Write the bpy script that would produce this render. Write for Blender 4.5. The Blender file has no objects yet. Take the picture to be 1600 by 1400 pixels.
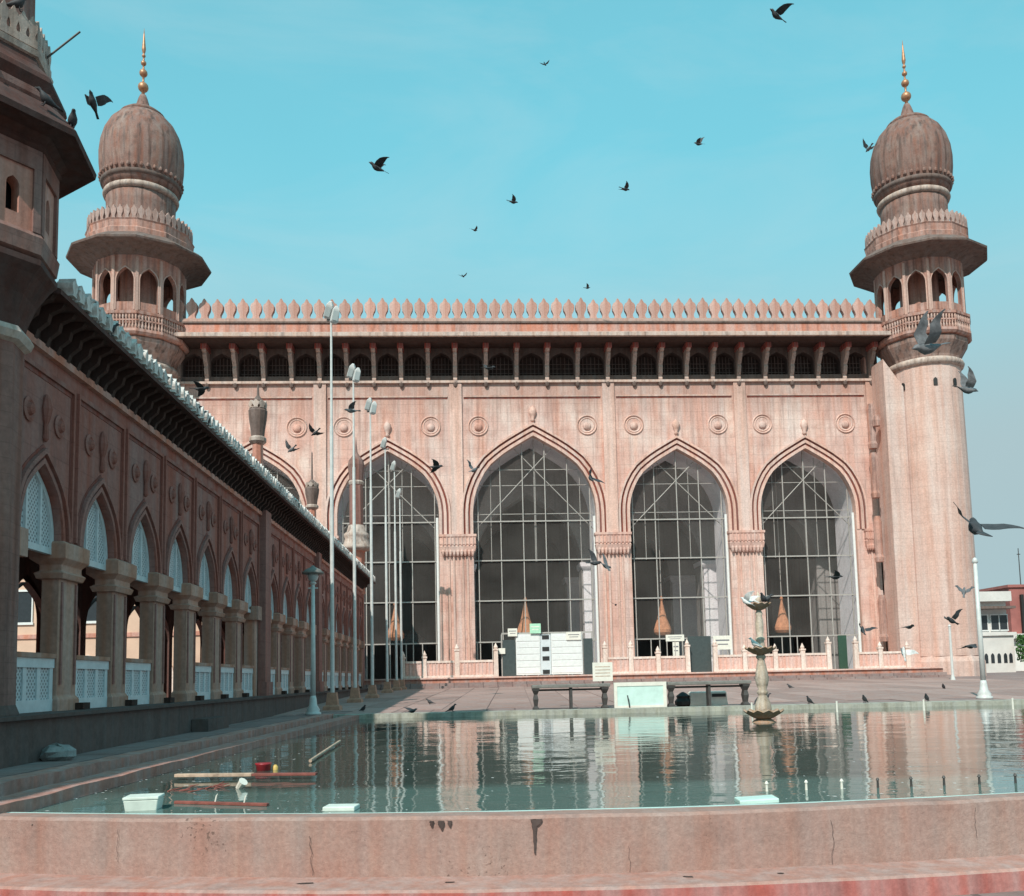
import bpy, math, random
from mathutils import Matrix, Vector, Euler
random.seed(7)
PI = math.pi
sc = bpy.context.scene
COL = sc.collection

# ------------------------------------------------------------------ camera
EYE = Vector((0, 0, 1.2))
PITCH = math.radians(5.6); ROLL = math.radians(1.26)
fwd = Vector((0, math.cos(PITCH), math.sin(PITCH)))
right0 = Vector((1, 0, 0)); up0 = right0.cross(fwd)
right = right0 * math.cos(ROLL) - up0 * math.sin(ROLL)
up = right.cross(fwd)
cam = bpy.data.cameras.new('camera'); cam_o = bpy.data.objects.new('camera', cam); COL.objects.link(cam_o)
cam.sensor_fit = 'HORIZONTAL'; cam.sensor_width = 36; cam.lens = 36 * 1480 / 1600
cam.shift_y = (910.885 - 700) / 1600
cam.clip_start = 0.1; cam.clip_end = 8000
M = Matrix((right, up, -fwd)).transposed().to_4x4(); M.translation = EYE
cam_o.matrix_world = M
sc.camera = cam_o

# ------------------------------------------------------------------ sky, sun, exposure
SUN_TO = Vector((-0.33, -0.85, 0.85)).normalized()
el = math.asin(SUN_TO.z); az = math.atan2(SUN_TO.x, SUN_TO.y)
world = bpy.data.worlds.new('World'); sc.world = world; world.use_nodes = True
wn = world.node_tree; wn.nodes.clear()
sky = wn.nodes.new('ShaderNodeTexSky'); sky.sky_type = 'NISHITA'; sky.sun_disc = False
sky.sun_elevation = el; sky.sun_rotation = az; sky.altitude = 500
sky.air_density = 1.0; sky.dust_density = 1.2; sky.ozone_density = 1.6
gam = wn.nodes.new('ShaderNodeGamma'); gam.inputs[1].default_value = 0.45
tint = wn.nodes.new('ShaderNodeMixRGB'); tint.blend_type = 'MULTIPLY'; tint.inputs[0].default_value = 1
tint.inputs[2].default_value = (1.52, 3.78, 3.55, 1)
# low smog band: greyer air towards the horizon, the same all the way round
wtc = wn.nodes.new('ShaderNodeTexCoord'); wsep = wn.nodes.new('ShaderNodeSeparateXYZ'); wmr = wn.nodes.new('ShaderNodeMapRange')
wmr.interpolation_type = 'SMOOTHSTEP'
wmr.inputs[1].default_value = math.sin(math.radians(11)); wmr.inputs[2].default_value = math.sin(math.radians(31)); wmr.inputs[3].default_value = 1.0; wmr.inputs[4].default_value = 0.0
hz = wn.nodes.new('ShaderNodeMixRGB'); hz.inputs[2].default_value = (3.15, 4.3, 4.6, 1)
wno = wn.nodes.new('ShaderNodeTexNoise'); wno.inputs['Scale'].default_value = 3.0; wno.inputs['Detail'].default_value = 4
wmul = wn.nodes.new('ShaderNodeMapRange'); wmul.inputs[3].default_value = 0.93; wmul.inputs[4].default_value = 1.07
whs = wn.nodes.new('ShaderNodeHueSaturation')
bg = wn.nodes.new('ShaderNodeBackground'); bg.inputs[1].default_value = 0.13
wo = wn.nodes.new('ShaderNodeOutputWorld')
WL = wn.links.new
WL(sky.outputs[0], gam.inputs[0]); WL(gam.outputs[0], tint.inputs[1]); WL(wtc.outputs['Generated'], wsep.inputs[0]); WL(wsep.outputs[2], wmr.inputs[0])
WL(wmr.outputs[0], hz.inputs[0]); WL(tint.outputs[0], hz.inputs[1]); WL(wtc.outputs['Generated'], wno.inputs['Vector']); WL(wno.outputs[0], wmul.inputs[0])
wmp = wn.nodes.new('ShaderNodeMapping'); wmp.inputs['Scale'].default_value = (2.0, 2.0, 7.0); wmp.inputs['Rotation'].default_value = (0.25, 0.1, 0)
wn2 = wn.nodes.new('ShaderNodeTexNoise'); wn2.inputs['Scale'].default_value = 1.3; wn2.inputs['Detail'].default_value = 7; wn2.inputs['Roughness'].default_value = 0.6; wn2.inputs['Distortion'].default_value = 0.6
wcr = wn.nodes.new('ShaderNodeMapRange'); wcr.inputs[1].default_value = 0.48; wcr.inputs[2].default_value = 0.80; wcr.inputs[4].default_value = 0.30
wcl = wn.nodes.new('ShaderNodeMixRGB'); wcl.inputs[2].default_value = (4.3, 5.6, 5.9, 1)
WL(wtc.outputs['Generated'], wmp.inputs['Vector']); WL(wmp.outputs[0], wn2.inputs['Vector']); WL(wn2.outputs[0], wcr.inputs[0]); WL(wcr.outputs[0], wcl.inputs[0]); WL(hz.outputs[0], wcl.inputs[1])
WL(wcl.outputs[0], whs.inputs['Color']); WL(wmul.outputs[0], whs.inputs['Value']); WL(whs.outputs[0], bg.inputs[0]); WL(bg.outputs[0], wo.inputs[0])
sl = bpy.data.lights.new('sun', 'SUN'); sl.energy = 4.2; sl.angle = math.radians(0.55); sl.color = (1, 0.93, 0.84)
so = bpy.data.objects.new('sun', sl); COL.objects.link(so)
so.rotation_euler = SUN_TO.to_track_quat('Z', 'Y').to_euler(); so.location = (-40, -60, 80)
sc.view_settings.view_transform = 'Standard'; sc.view_settings.look = 'None'
sc.view_settings.exposure = 0.0; sc.view_settings.gamma = 1; sc.view_settings.use_curve_mapping = False

# ------------------------------------------------------------------ materials
MATS = {}
def nt_new(name):
    m = bpy.data.materials.new(name); m.use_nodes = True
    n = m.node_tree; n.nodes.clear(); return m, n
def stone(name, base, dark=None, light=None, rough=0.88, scale=0.6, streak=0.5, blotch=0.5, bump=0.25, fine=9.0, blocks=None, rnd=0.10, spec=0.25, satr=(0.76, 1.18)):
    """weathered plaster / masonry: big blotches, vertical rain streaks, fine grain, optional block joints"""
    m, n = nt_new(name); N = n.nodes.new; L = n.links.new
    dark = dark or tuple(c * 0.5 for c in base); light = light or tuple(min(1, c * 1.3) for c in base)
    tc = N('ShaderNodeTexCoord')
    n1 = N('ShaderNodeTexNoise'); n1.inputs['Scale'].default_value = scale; n1.inputs['Detail'].default_value = 7; n1.inputs['Roughness'].default_value = 0.65
    L(tc.outputs['Object'], n1.inputs['Vector'])
    mp = N('ShaderNodeMapping'); mp.inputs['Scale'].default_value = (2.2, 2.2, 0.12); L(tc.outputs['Object'], mp.inputs['Vector'])
    n2 = N('ShaderNodeTexNoise'); n2.inputs['Scale'].default_value = 1.6; n2.inputs['Detail'].default_value = 5; n2.inputs['Roughness'].default_value = 0.6
    L(mp.outputs[0], n2.inputs['Vector'])
    n3 = N('ShaderNodeTexNoise'); n3.inputs['Scale'].default_value = fine; n3.inputs['Detail'].default_value = 6; n3.inputs['Roughness'].default_value = 0.7
    L(tc.outputs['Object'], n3.inputs['Vector'])
    def ramp(src, p0, p1):
        r = N('ShaderNodeMapRange'); r.inputs[1].default_value = p0; r.inputs[2].default_value = p1; L(src, r.inputs[0]); return r.outputs[0]
    def mix(f, a, b, bt='MIX'):
        x = N('ShaderNodeMixRGB'); x.blend_type = bt
        if isinstance(f, float): x.inputs[0].default_value = f
        else: L(f, x.inputs[0])
        for i, v in ((1, a), (2, b)):
            if isinstance(v, tuple): x.inputs[i].default_value = (*v, 1)
            else: L(v, x.inputs[i])
        return x.outputs[0]
    def mul(a, k):
        x = N('ShaderNodeMath'); x.operation = 'MULTIPLY'; L(a, x.inputs[0]); x.inputs[1].default_value = k; return x.outputs[0]
    c = mix(mul(ramp(n1.outputs[0], 0.45, 0.72), blotch), base, light)
    c = mix(mul(ramp(n2.outputs[0], 0.49, 0.72), streak), c, dark)
    n4 = N('ShaderNodeTexNoise'); n4.inputs['Scale'].default_value = scale * 2.7; n4.inputs['Detail'].default_value = 8
    L(tc.outputs['Object'], n4.inputs['Vector'])
    c = mix(mul(ramp(n4.outputs[0], 0.55, 0.8), blotch * 0.8), c, dark)
    g = ramp(n3.outputs[0], 0.3, 0.7)
    gm = N('ShaderNodeMapRange'); gm.inputs[3].default_value = 0.82; gm.inputs[4].default_value = 1.16; L(g, gm.inputs[0])
    hs = N('ShaderNodeHueSaturation'); L(c, hs.inputs['Color']); L(gm.outputs[0], hs.inputs['Value'])
    n5 = N('ShaderNodeTexNoise'); n5.inputs['Scale'].default_value = max(scale, .4)*1.9; n5.inputs['Detail'].default_value = 5; L(mp.outputs[0], n5.inputs['Vector'])
    sm = N('ShaderNodeMapRange'); sm.inputs[1].default_value = 0.35; sm.inputs[2].default_value = 0.65; sm.inputs[3].default_value = satr[0]; sm.inputs[4].default_value = satr[1]; L(n5.outputs[0], sm.inputs[0]); L(sm.outputs[0], hs.inputs['Saturation'])
    oi = N('ShaderNodeObjectInfo')
    rv = N('ShaderNodeMapRange'); rv.inputs[3].default_value = 1 - rnd; rv.inputs[4].default_value = 1 + rnd; L(oi.outputs['Random'], rv.inputs[0])
    hs2 = N('ShaderNodeHueSaturation'); L(hs.outputs[0], hs2.inputs['Color']); L(rv.outputs[0], hs2.inputs['Value'])
    c = hs2.outputs[0]
    h = n3.outputs[0]
    if blocks:
        bm_ = N('ShaderNodeMapping'); bm_.inputs['Rotation'].default_value = (PI / 2, 0, 0); L(tc.outputs['Object'], bm_.inputs['Vector'])
        br = N('ShaderNodeTexBrick'); br.inputs['Scale'].default_value = 1.0
        br.inputs['Brick Width'].default_value = blocks[0]; br.inputs['Row Height'].default_value = blocks[1]; br.inputs['Mortar Size'].default_value = blocks[2]
        br.inputs['Color1'].default_value = (1, 1, 1, 1); br.inputs['Color2'].default_value = (0.88, 0.88, 0.88, 1); br.inputs['Mortar'].default_value = (0.62, 0.6, 0.6, 1)
        br.inputs['Bias'].default_value = -0.2; L(bm_.outputs[0], br.inputs['Vector'])
        c = mix(0.42, c, br.outputs[0], 'MULTIPLY')
    bp = N('ShaderNodeBump'); bp.inputs['Strength'].default_value = bump; bp.inputs['Distance'].default_value = 0.03; L(h, bp.inputs['Height'])
    b = N('ShaderNodeBsdfPrincipled'); b.inputs['Roughness'].default_value = rough
    b.inputs['Specular IOR Level'].default_value = spec
    L(c, b.inputs['Base Color']); L(bp.outputs[0], b.inputs['Normal'])
    o = N('ShaderNodeOutputMaterial'); L(b.outputs[0], o.inputs[0])
    MATS[name] = m; return m
def plain(name, col, rough=0.6, metal=0.0, var=0.12, scale=6.0, bump=0.1, emit=None):
    m, n = nt_new(name); N = n.nodes.new; L = n.links.new
    tc = N('ShaderNodeTexCoord'); t = N('ShaderNodeTexNoise'); t.inputs['Scale'].default_value = scale; t.inputs['Detail'].default_value = 6; t.inputs['Roughness'].default_value = 0.65
    L(tc.outputs['Object'], t.inputs['Vector'])
    mr = N('ShaderNodeMapRange'); mr.inputs[1].default_value = 0.3; mr.inputs[2].default_value = 0.7; mr.inputs[3].default_value = 1 - var * 1.4; mr.inputs[4].default_value = 1 + var; L(t.outputs[0], mr.inputs[0])
    hs = N('ShaderNodeHueSaturation'); hs.inputs['Color'].default_value = (*col, 1); L(mr.outputs[0], hs.inputs['Value'])
    b = N('ShaderNodeBsdfPrincipled'); b.inputs['Roughness'].default_value = rough; b.inputs['Metallic'].default_value = metal
    L(hs.outputs[0], b.inputs['Base Color'])
    bp = N('ShaderNodeBump'); bp.inputs['Strength'].default_value = bump; bp.inputs['Distance'].default_value = 0.02; L(t.outputs[0], bp.inputs['Height']); L(bp.outputs[0], b.inputs['Normal'])
    o = N('ShaderNodeOutputMaterial'); L(b.outputs[0], o.inputs[0])
    MATS[name] = m; return m

stone('facade', (0.64, 0.395, 0.335), dark=(0.36, 0.195, 0.16), light=(0.80, 0.65, 0.58), scale=0.3, streak=0.75, blotch=0.9, blocks=(1.3, 0.62, 0.02), rnd=0.03)
stone('facade_pale', (0.65, 0.435, 0.37), dark=(0.38, 0.25, 0.21), scale=0.5, streak=0.65, blotch=0.5, rnd=0.06)
stone('merlon', (0.53, 0.32, 0.27), dark=(0.25, 0.16, 0.14), scale=0.9, streak=0.5, rnd=0.12)
stone('bracket_stone', (0.44, 0.32, 0.275), dark=(0.14, 0.095, 0.08), scale=1.5, streak=0.6, blotch=0.8, rnd=0.2)
stone('cornice_red', (0.50, 0.245, 0.19), dark=(0.22, 0.11, 0.09), scale=0.6, streak=0.6)
stone('cornice_lip', (0.56, 0.42, 0.36), dark=(0.16, 0.11, 0.10), scale=0.8, streak=0.7)
stone('groove_red', (0.22, 0.075, 0.06), scale=1.0, streak=0.3)
stone('paint_red', (0.31, 0.09, 0.075), scale=2.0, streak=0.3)
stone('dark_stone', (0.085, 0.06, 0.055), scale=0.8)
stone('tower', (0.61, 0.405, 0.345), dark=(0.40, 0.25, 0.21), light=(0.70, 0.56, 0.50), scale=0.3, streak=0.55, blotch=0.5, blocks=(1.1, 0.5, 0.012), rnd=0.02)
stone('tower_gallery', (0.42, 0.23, 0.185), dark=(0.13, 0.075, 0.065), scale=0.8, streak=0.85, blotch=0.8)
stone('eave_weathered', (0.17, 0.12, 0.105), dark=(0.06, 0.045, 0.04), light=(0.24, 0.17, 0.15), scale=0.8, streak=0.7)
stone('dome', (0.245, 0.135, 0.11), dark=(0.075, 0.056, 0.052), light=(0.30, 0.22, 0.19), scale=0.9, streak=0.95, blotch=0.8, bump=0.5, fine=14)
stone('merlon_weathered', (0.40, 0.27, 0.235), dark=(0.16, 0.10, 0.09), scale=1.5, streak=0.4)
stone('bowl_stone', (0.36, 0.24, 0.205), dark=(0.10, 0.07, 0.06), scale=0.9, streak=0.9, blotch=0.7)
stone('eave_white', (0.72, 0.67, 0.63), dark=(0.2,0.18,0.17), scale=3.0, streak=0.6, blotch=0.9)
stone('pale_ring', (0.46, 0.36, 0.31), dark=(0.14, 0.10, 0.09), scale=1.6, streak=0.8, blotch=0.8)
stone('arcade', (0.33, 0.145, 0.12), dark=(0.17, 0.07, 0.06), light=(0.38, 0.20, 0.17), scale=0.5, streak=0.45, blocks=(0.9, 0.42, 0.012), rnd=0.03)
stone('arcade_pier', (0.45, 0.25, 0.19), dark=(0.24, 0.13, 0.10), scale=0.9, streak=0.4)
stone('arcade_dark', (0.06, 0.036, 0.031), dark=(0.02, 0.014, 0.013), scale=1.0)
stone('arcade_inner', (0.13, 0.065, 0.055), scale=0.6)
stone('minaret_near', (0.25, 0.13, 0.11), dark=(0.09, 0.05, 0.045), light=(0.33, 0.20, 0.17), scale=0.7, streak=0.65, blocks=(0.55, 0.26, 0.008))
stone('minaret_eave', (0.10, 0.05, 0.043), dark=(0.045, 0.03, 0.028), scale=1.0, streak=0.6)
stone('white_paint', (0.70, 0.67, 0.70), dark=(0.48, 0.45, 0.47), scale=0.5, streak=0.3, bump=0.08)
stone('hall_grey', (0.27, 0.255, 0.25), dark=(0.12, 0.11, 0.108), scale=0.3, streak=0.3, bump=0.08)
stone('court', (0.30, 0.21, 0.195), dark=(0.18, 0.125, 0.115), light=(0.37, 0.28, 0.26), scale=0.35, streak=0.0, blotch=0.6)
stone('paving', (0.36, 0.235, 0.21), dark=(0.20, 0.13, 0.115), light=(0.44, 0.32, 0.29), scale=0.5, streak=0.0, blotch=0.6, rnd=0.16)
stone('plinth', (0.12, 0.085, 0.078), dark=(0.05, 0.04, 0.037), scale=0.8, streak=0.4)
stone('kerb_pink', (0.42, 0.225, 0.19), dark=(0.13, 0.085, 0.075), scale=1.2, streak=0.3, fine=14)
stone('rim_green', (0.36, 0.35, 0.30), dark=(0.13, 0.11, 0.085), scale=1.6, streak=0.8, fine=12)
stone('balustrade', (0.66, 0.42, 0.36), dark=(0.45, 0.27, 0.23), scale=1.2, streak=0.2, rnd=0.05)
stone('balustrade_post', (0.74, 0.58, 0.51), scale=1.5, streak=0.2, rnd=0.05)
stone('marble', (0.56, 0.46, 0.37), dark=(0.22, 0.16, 0.12), scale=5.0, streak=0.7, blotch=0.9, bump=0.5, fine=30)
stone('fountain_bowl', (0.40, 0.26, 0.18), dark=(0.15, 0.09, 0.06), scale=4.0, streak=0.6)
stone('rubble', (0.30, 0.285, 0.28), scale=5.0, streak=0.0, bump=0.6)
plain('white_lattice', (0.62, 0.66, 0.68), 0.5, var=0.08)
stone('gallery_soot_shade', (0.13, 0.092, 0.08), dark=(0.04, 0.03, 0.027), light=(0.22, 0.155, 0.135), scale=0.8, streak=0.6)  # soot-stained stone, darkened further to deepen the eave shadow
plain('bars', (0.40, 0.37, 0.345), 0.5, var=0.1)
plain('white_metal', (0.74, 0.74, 0.73), 0.45, var=0.06)
plain('pole_white', (0.60, 0.60, 0.585), 0.4, var=0.1)
plain('pole_base', (0.44, 0.22, 0.15), 0.8, var=0.2)
plain('lamp_glass', (0.45, 0.50, 0.50), 0.2, var=0.05)
plain('gilt', (0.50, 0.25, 0.14), 0.45, metal=0.45, var=0.25)
plain('cloth_orange', (0.50, 0.22, 0.12), 0.85, var=0.25, scale=4)
plain('black', (0.02, 0.02, 0.02), 0.6)
plain('dark_pane', (0.06, 0.075, 0.075), 0.25)
plain('bench_iron', (0.055, 0.05, 0.048), 0.55, var=0.3)
plain('bench_slab', (0.20, 0.19, 0.175), 0.7, var=0.2)
plain('board_aqua', (0.58, 0.76, 0.70), 0.5, var=0.1, scale=3)
plain('board_white', (0.78, 0.74, 0.66), 0.5, var=0.08)
plain('sign_green', (0.42, 0.72, 0.52), 0.5)
plain('ink', (0.18, 0.18, 0.20), 0.7)
plain('wood_pale', (0.50, 0.36, 0.27), 0.8, var=0.3, scale=9)
plain('wood_red', (0.24, 0.075, 0.06), 0.8, var=0.3, scale=9)
plain('red_plastic', (0.34, 0.025, 0.035), 0.4)
plain('yellow_plastic', (0.62, 0.42, 0.12), 0.5)
plain('foam', (0.66, 0.72, 0.66), 0.9)
plain('green_leaf', (0.05, 0.13, 0.03), 0.7, var=0.4, scale=3)
plain('green_cloth', (0.05, 0.20, 0.03), 0.8)
plain('pigeon_grey', (0.15, 0.15, 0.16), 0.7, var=0.35, scale=14)
plain('pigeon_dark', (0.045, 0.045, 0.05), 0.7, var=0.3, scale=14)
plain('pigeon_white', (0.62, 0.61, 0.60), 0.7, var=0.2, scale=14)
plain('cream_wall', (0.66, 0.45, 0.34), 0.9, var=0.12, scale=0.6)
plain('house_white', (0.68, 0.65, 0.62), 0.85, var=0.12, scale=0.5)
plain('house_red', (0.36, 0.13, 0.115), 0.85, var=0.2, scale=0.6)
plain('glass_dark', (0.03, 0.035, 0.04), 0.2)
plain('shutter_green', (0.025, 0.07, 0.045), 0.6)

def lattice_mat():
    m, n = nt_new('lattice_infill'); N = n.nodes.new; L = n.links.new
    tc = N('ShaderNodeTexCoord'); mp = N('ShaderNodeMapping'); mp.inputs['Rotation'].default_value = (0, PI / 4, 0); L(tc.outputs['Object'], mp.inputs['Vector'])
    sx = N('ShaderNodeSeparateXYZ'); L(mp.outputs[0], sx.inputs[0])
    outs = []
    for k in ('X', 'Z'):
        a = N('ShaderNodeMath'); a.operation = 'MULTIPLY'; a.inputs[1].default_value = 14.0; L(sx.outputs[k], a.inputs[0])
        f = N('ShaderNodeMath'); f.operation = 'FRACT'; L(a.outputs[0], f.inputs[0])
        g = N('ShaderNodeMath'); g.operation = 'GREATER_THAN'; g.inputs[1].default_value = 0.45; L(f.outputs[0], g.inputs[0]); outs.append(g.outputs[0])
    x = N('ShaderNodeMath'); x.operation = 'MULTIPLY'; L(outs[0], x.inputs[0]); L(outs[1], x.inputs[1])
    c = N('ShaderNodeMixRGB'); c.inputs[1].default_value = (0.56, 0.58, 0.60, 1); c.inputs[2].default_value = (0.20, 0.205, 0.215, 1); L(x.outputs[0], c.inputs[0])
    b = N('ShaderNodeBsdfPrincipled'); b.inputs['Roughness'].default_value = 0.6; L(c.outputs[0], b.inputs['Base Color'])
    o = N('ShaderNodeOutputMaterial'); L(b.outputs[0], o.inputs[0]); MATS['lattice_infill'] = m
lattice_mat()
def netting_mat():
    m, n = nt_new('netting'); N = n.nodes.new; L = n.links.new
    d = N('ShaderNodeBsdfDiffuse'); d.inputs[0].default_value = (0.55, 0.5, 0.47, 1)
    t = N('ShaderNodeBsdfTransparent'); mx = N('ShaderNodeMixShader')
    tc = N('ShaderNodeTexCoord'); no = N('ShaderNodeTexNoise'); no.inputs['Scale'].default_value = 0.35; no.inputs['Detail'].default_value = 4; L(tc.outputs['Object'], no.inputs['Vector'])
    mr = N('ShaderNodeMapRange'); mr.inputs[1].default_value = 0.3; mr.inputs[2].default_value = 0.7; mr.inputs[3].default_value = 0.05; mr.inputs[4].default_value = 0.11; L(no.outputs[0], mr.inputs[0])
    L(mr.outputs[0], mx.inputs[0]); L(t.outputs[0], mx.inputs[1]); L(d.outputs[0], mx.inputs[2])
    o = N('ShaderNodeOutputMaterial'); L(mx.outputs[0], o.inputs[0]); MATS['netting'] = m
netting_mat()
def court_mat():
    m = MATS['court']; n = m.node_tree; N = n.nodes.new; L = n.links.new
    b = [x for x in n.nodes if x.type == 'BSDF_PRINCIPLED'][0]
    src = b.inputs['Base Color'].links[0].from_socket
    tc = N('ShaderNodeTexCoord')
    br = N('ShaderNodeTexBrick'); br.inputs['Scale'].default_value = 1; br.offset = 0.5
    mp = N('ShaderNodeMapping'); mp.inputs['Rotation'].default_value = (0, 0, PI / 2); L(tc.outputs['Object'], mp.inputs['Vector']); L(mp.outputs[0], br.inputs['Vector'])
    br.inputs['Brick Width'].default_value = 1.6; br.inputs['Row Height'].default_value = 0.9; br.inputs['Mortar Size'].default_value = 0.035
    br.inputs['Color1'].default_value = (1, 1, 1, 1); br.inputs['Color2'].default_value = (0.84, 0.82, 0.83, 1); br.inputs['Mortar'].default_value = (0.55, 0.52, 0.52, 1)
    x = N('ShaderNodeMixRGB'); x.blend_type = 'MULTIPLY'; x.inputs[0].default_value = 0.9; L(src, x.inputs[1]); L(br.outputs[0], x.inputs[2]); L(x.outputs[0], b.inputs['Base Color'])
court_mat()
def water_mat():
    m, n = nt_new('water'); N = n.nodes.new; L = n.links.new
    tc = N('ShaderNodeTexCoord')
    def noise(sx, sy, sc_, det):
        mp = N('ShaderNodeMapping'); mp.inputs['Scale'].default_value = (sx, sy, 1); L(tc.outputs['Object'], mp.inputs['Vector'])
        t = N('ShaderNodeTexNoise'); t.inputs['Scale'].default_value = sc_; t.inputs['Detail'].default_value = det; L(mp.outputs[0], t.inputs['Vector']); return t.outputs[0]
    a = noise(0.8, 1.0, 0.9, 3); b2 = noise(0.8, 1.3, 6.0, 3)
    ad = N('ShaderNodeMath'); ad.operation = 'MULTIPLY_ADD'; L(b2, ad.inputs[0]); ad.inputs[1].default_value = 0.10; L(a, ad.inputs[2])
    bp = N('ShaderNodeBump'); bp.inputs['Strength'].default_value = 0.62; bp.inputs['Distance'].default_value = 0.028; L(ad.outputs[0], bp.inputs['Height'])
    al = noise(1, 1, 0.25, 5)
    cr = N('ShaderNodeMixRGB'); cr.inputs[1].default_value = (0.040, 0.062, 0.054, 1); cr.inputs[2].default_value = (0.075, 0.105, 0.09, 1); L(al, cr.inputs[0])
    # pale tiled shelf under shallow water along the front wall
    sp = N('ShaderNodeSeparateXYZ'); L(tc.outputs['Object'], sp.inputs[0])
    wb_ = N('ShaderNodeMath'); wb_.operation = 'MULTIPLY_ADD'; L(al, wb_.inputs[0]); wb_.inputs[1].default_value = 1.2; L(sp.outputs[1], wb_.inputs[2])
    sh_ = N('ShaderNodeMapRange'); sh_.inputs[1].default_value = 11.0; sh_.inputs[2].default_value = 11.5; sh_.inputs[3].default_value = 1; sh_.inputs[4].default_value = 0; L(wb_.outputs[0], sh_.inputs[0])
    cs = N('ShaderNodeMixRGB'); cs.inputs[2].default_value = (0.115, 0.185, 0.165, 1); L(sh_.outputs[0], cs.inputs[0]); L(cr.outputs[0], cs.inputs[1]); cr = cs
    p = N('ShaderNodeBsdfPrincipled'); p.inputs['Roughness'].default_value = 0.025; p.inputs['IOR'].default_value = 1.33
    L(cr.outputs[0], p.inputs['Base Color']); L(bp.outputs[0], p.inputs['Normal'])
    o = N('ShaderNodeOutputMaterial'); L(p.outputs[0], o.inputs[0]); MATS['water'] = m
water_mat()
def poolwall_mat():
    """pink lime plaster with pale run marks, dark weep stains and pitting"""
    m = stone('pool_wall', (0.37, 0.205, 0.165), dark=(0.235, 0.145, 0.122), light=(0.40, 0.29, 0.25), scale=1.3, streak=0.25, blotch=0.7, bump=0.35, fine=26, rnd=0, satr=(0.72, 0.98))
    n = m.node_tree; N = n.nodes.new; L = n.links.new
    b = [x for x in n.nodes if x.type == 'BSDF_PRINCIPLED'][0]
    src = b.inputs['Base Color'].links[0].from_socket
    tc = N('ShaderNodeTexCoord')
    mp = N('ShaderNodeMapping'); mp.inputs['Scale'].default_value = (9, 9, 0.5); L(tc.outputs['Object'], mp.inputs['Vector'])
    t = N('ShaderNodeTexNoise'); t.inputs['Scale'].default_value = 1.2; t.inputs['Detail'].default_value = 5; L(mp.outputs[0], t.inputs['Vector'])
    r = N('ShaderNodeMapRange'); r.inputs[1].default_value = 0.60; r.inputs[2].default_value = 0.80; r.inputs[4].default_value = 0.45; L(t.outputs[0], r.inputs[0])
    x = N('ShaderNodeMixRGB'); x.inputs[2].default_value = (0.47, 0.34, 0.285, 1); L(r.outputs[0], x.inputs[0]); L(src, x.inputs[1])
    v = N('ShaderNodeTexNoise'); v.inputs['Scale'].default_value = 30; v.inputs['Detail'].default_value = 3; L(tc.outputs['Object'], v.inputs['Vector'])
    v2 = N('ShaderNodeTexNoise'); v2.inputs['Scale'].default_value = 0.9; L(tc.outputs['Object'], v2.inputs['Vector'])
    ml = N('ShaderNodeMath'); ml.operation = 'MULTIPLY'; L(v.outputs[0], ml.inputs[0]); L(v2.outputs[0], ml.inputs[1])
    r2 = N('ShaderNodeMapRange'); r2.inputs[1].default_value = 0.40; r2.inputs[2].default_value = 0.44; r2.inputs[4].default_value = 0.75; L(ml.outputs[0], r2.inputs[0])
    y = N('ShaderNodeMixRGB'); y.inputs[2].default_value = (0.13, 0.085, 0.07, 1); L(r2.outputs[0], y.inputs[0]); L(x.outputs[0], y.inputs[1])
    L(y.outputs[0], b.inputs['Base Color'])
poolwall_mat()
def soot_runs(name, ztop, length, strength):
    m = MATS[name]; n = m.node_tree; N = n.nodes.new; L = n.links.new
    b = [x for x in n.nodes if x.type == 'BSDF_PRINCIPLED'][0]; src = b.inputs['Base Color'].links[0].from_socket
    tc = N('ShaderNodeTexCoord'); mp = N('ShaderNodeMapping'); mp.inputs['Scale'].default_value = (1.7, 1.7, 0.05); L(tc.outputs['Object'], mp.inputs['Vector'])
    t = N('ShaderNodeTexNoise'); t.inputs['Scale'].default_value = 1.5; t.inputs['Detail'].default_value = 6; t.inputs['Roughness'].default_value = 0.7; L(mp.outputs[0], t.inputs['Vector'])
    sp = N('ShaderNodeSeparateXYZ'); L(tc.outputs['Object'], sp.inputs[0])
    a = N('ShaderNodeMath'); a.operation = 'MULTIPLY_ADD'; L(t.outputs[0], a.inputs[0]); a.inputs[1].default_value = length; L(sp.outputs[2], a.inputs[2])     # z + noise*length
    r = N('ShaderNodeMapRange'); r.inputs[1].default_value = ztop + length*.30; r.inputs[2].default_value = ztop + length*.62; r.inputs[4].default_value = strength; L(a.outputs[0], r.inputs[0])
    x = N('ShaderNodeMixRGB'); x.inputs[2].default_value = (0.17, 0.105, 0.085, 1); L(r.outputs[0], x.inputs[0]); L(src, x.inputs[1]); L(x.outputs[0], b.inputs['Base Color'])
soot_runs('facade', 19.9, 6.0, 0.36); soot_runs('facade_pale', 20.0, 5.0, 0.3)
stone('pool_step', (0.42, 0.25, 0.215), dark=(0.27, 0.165, 0.145), scale=1.4, streak=0.2, fine=20, rnd=0)
stone('pool_riser', (0.42, 0.155, 0.14), dark=(0.22, 0.085, 0.08), light=(0.5, 0.27, 0.24), scale=1.4, streak=0.6, fine=20, rnd=0)

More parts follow.
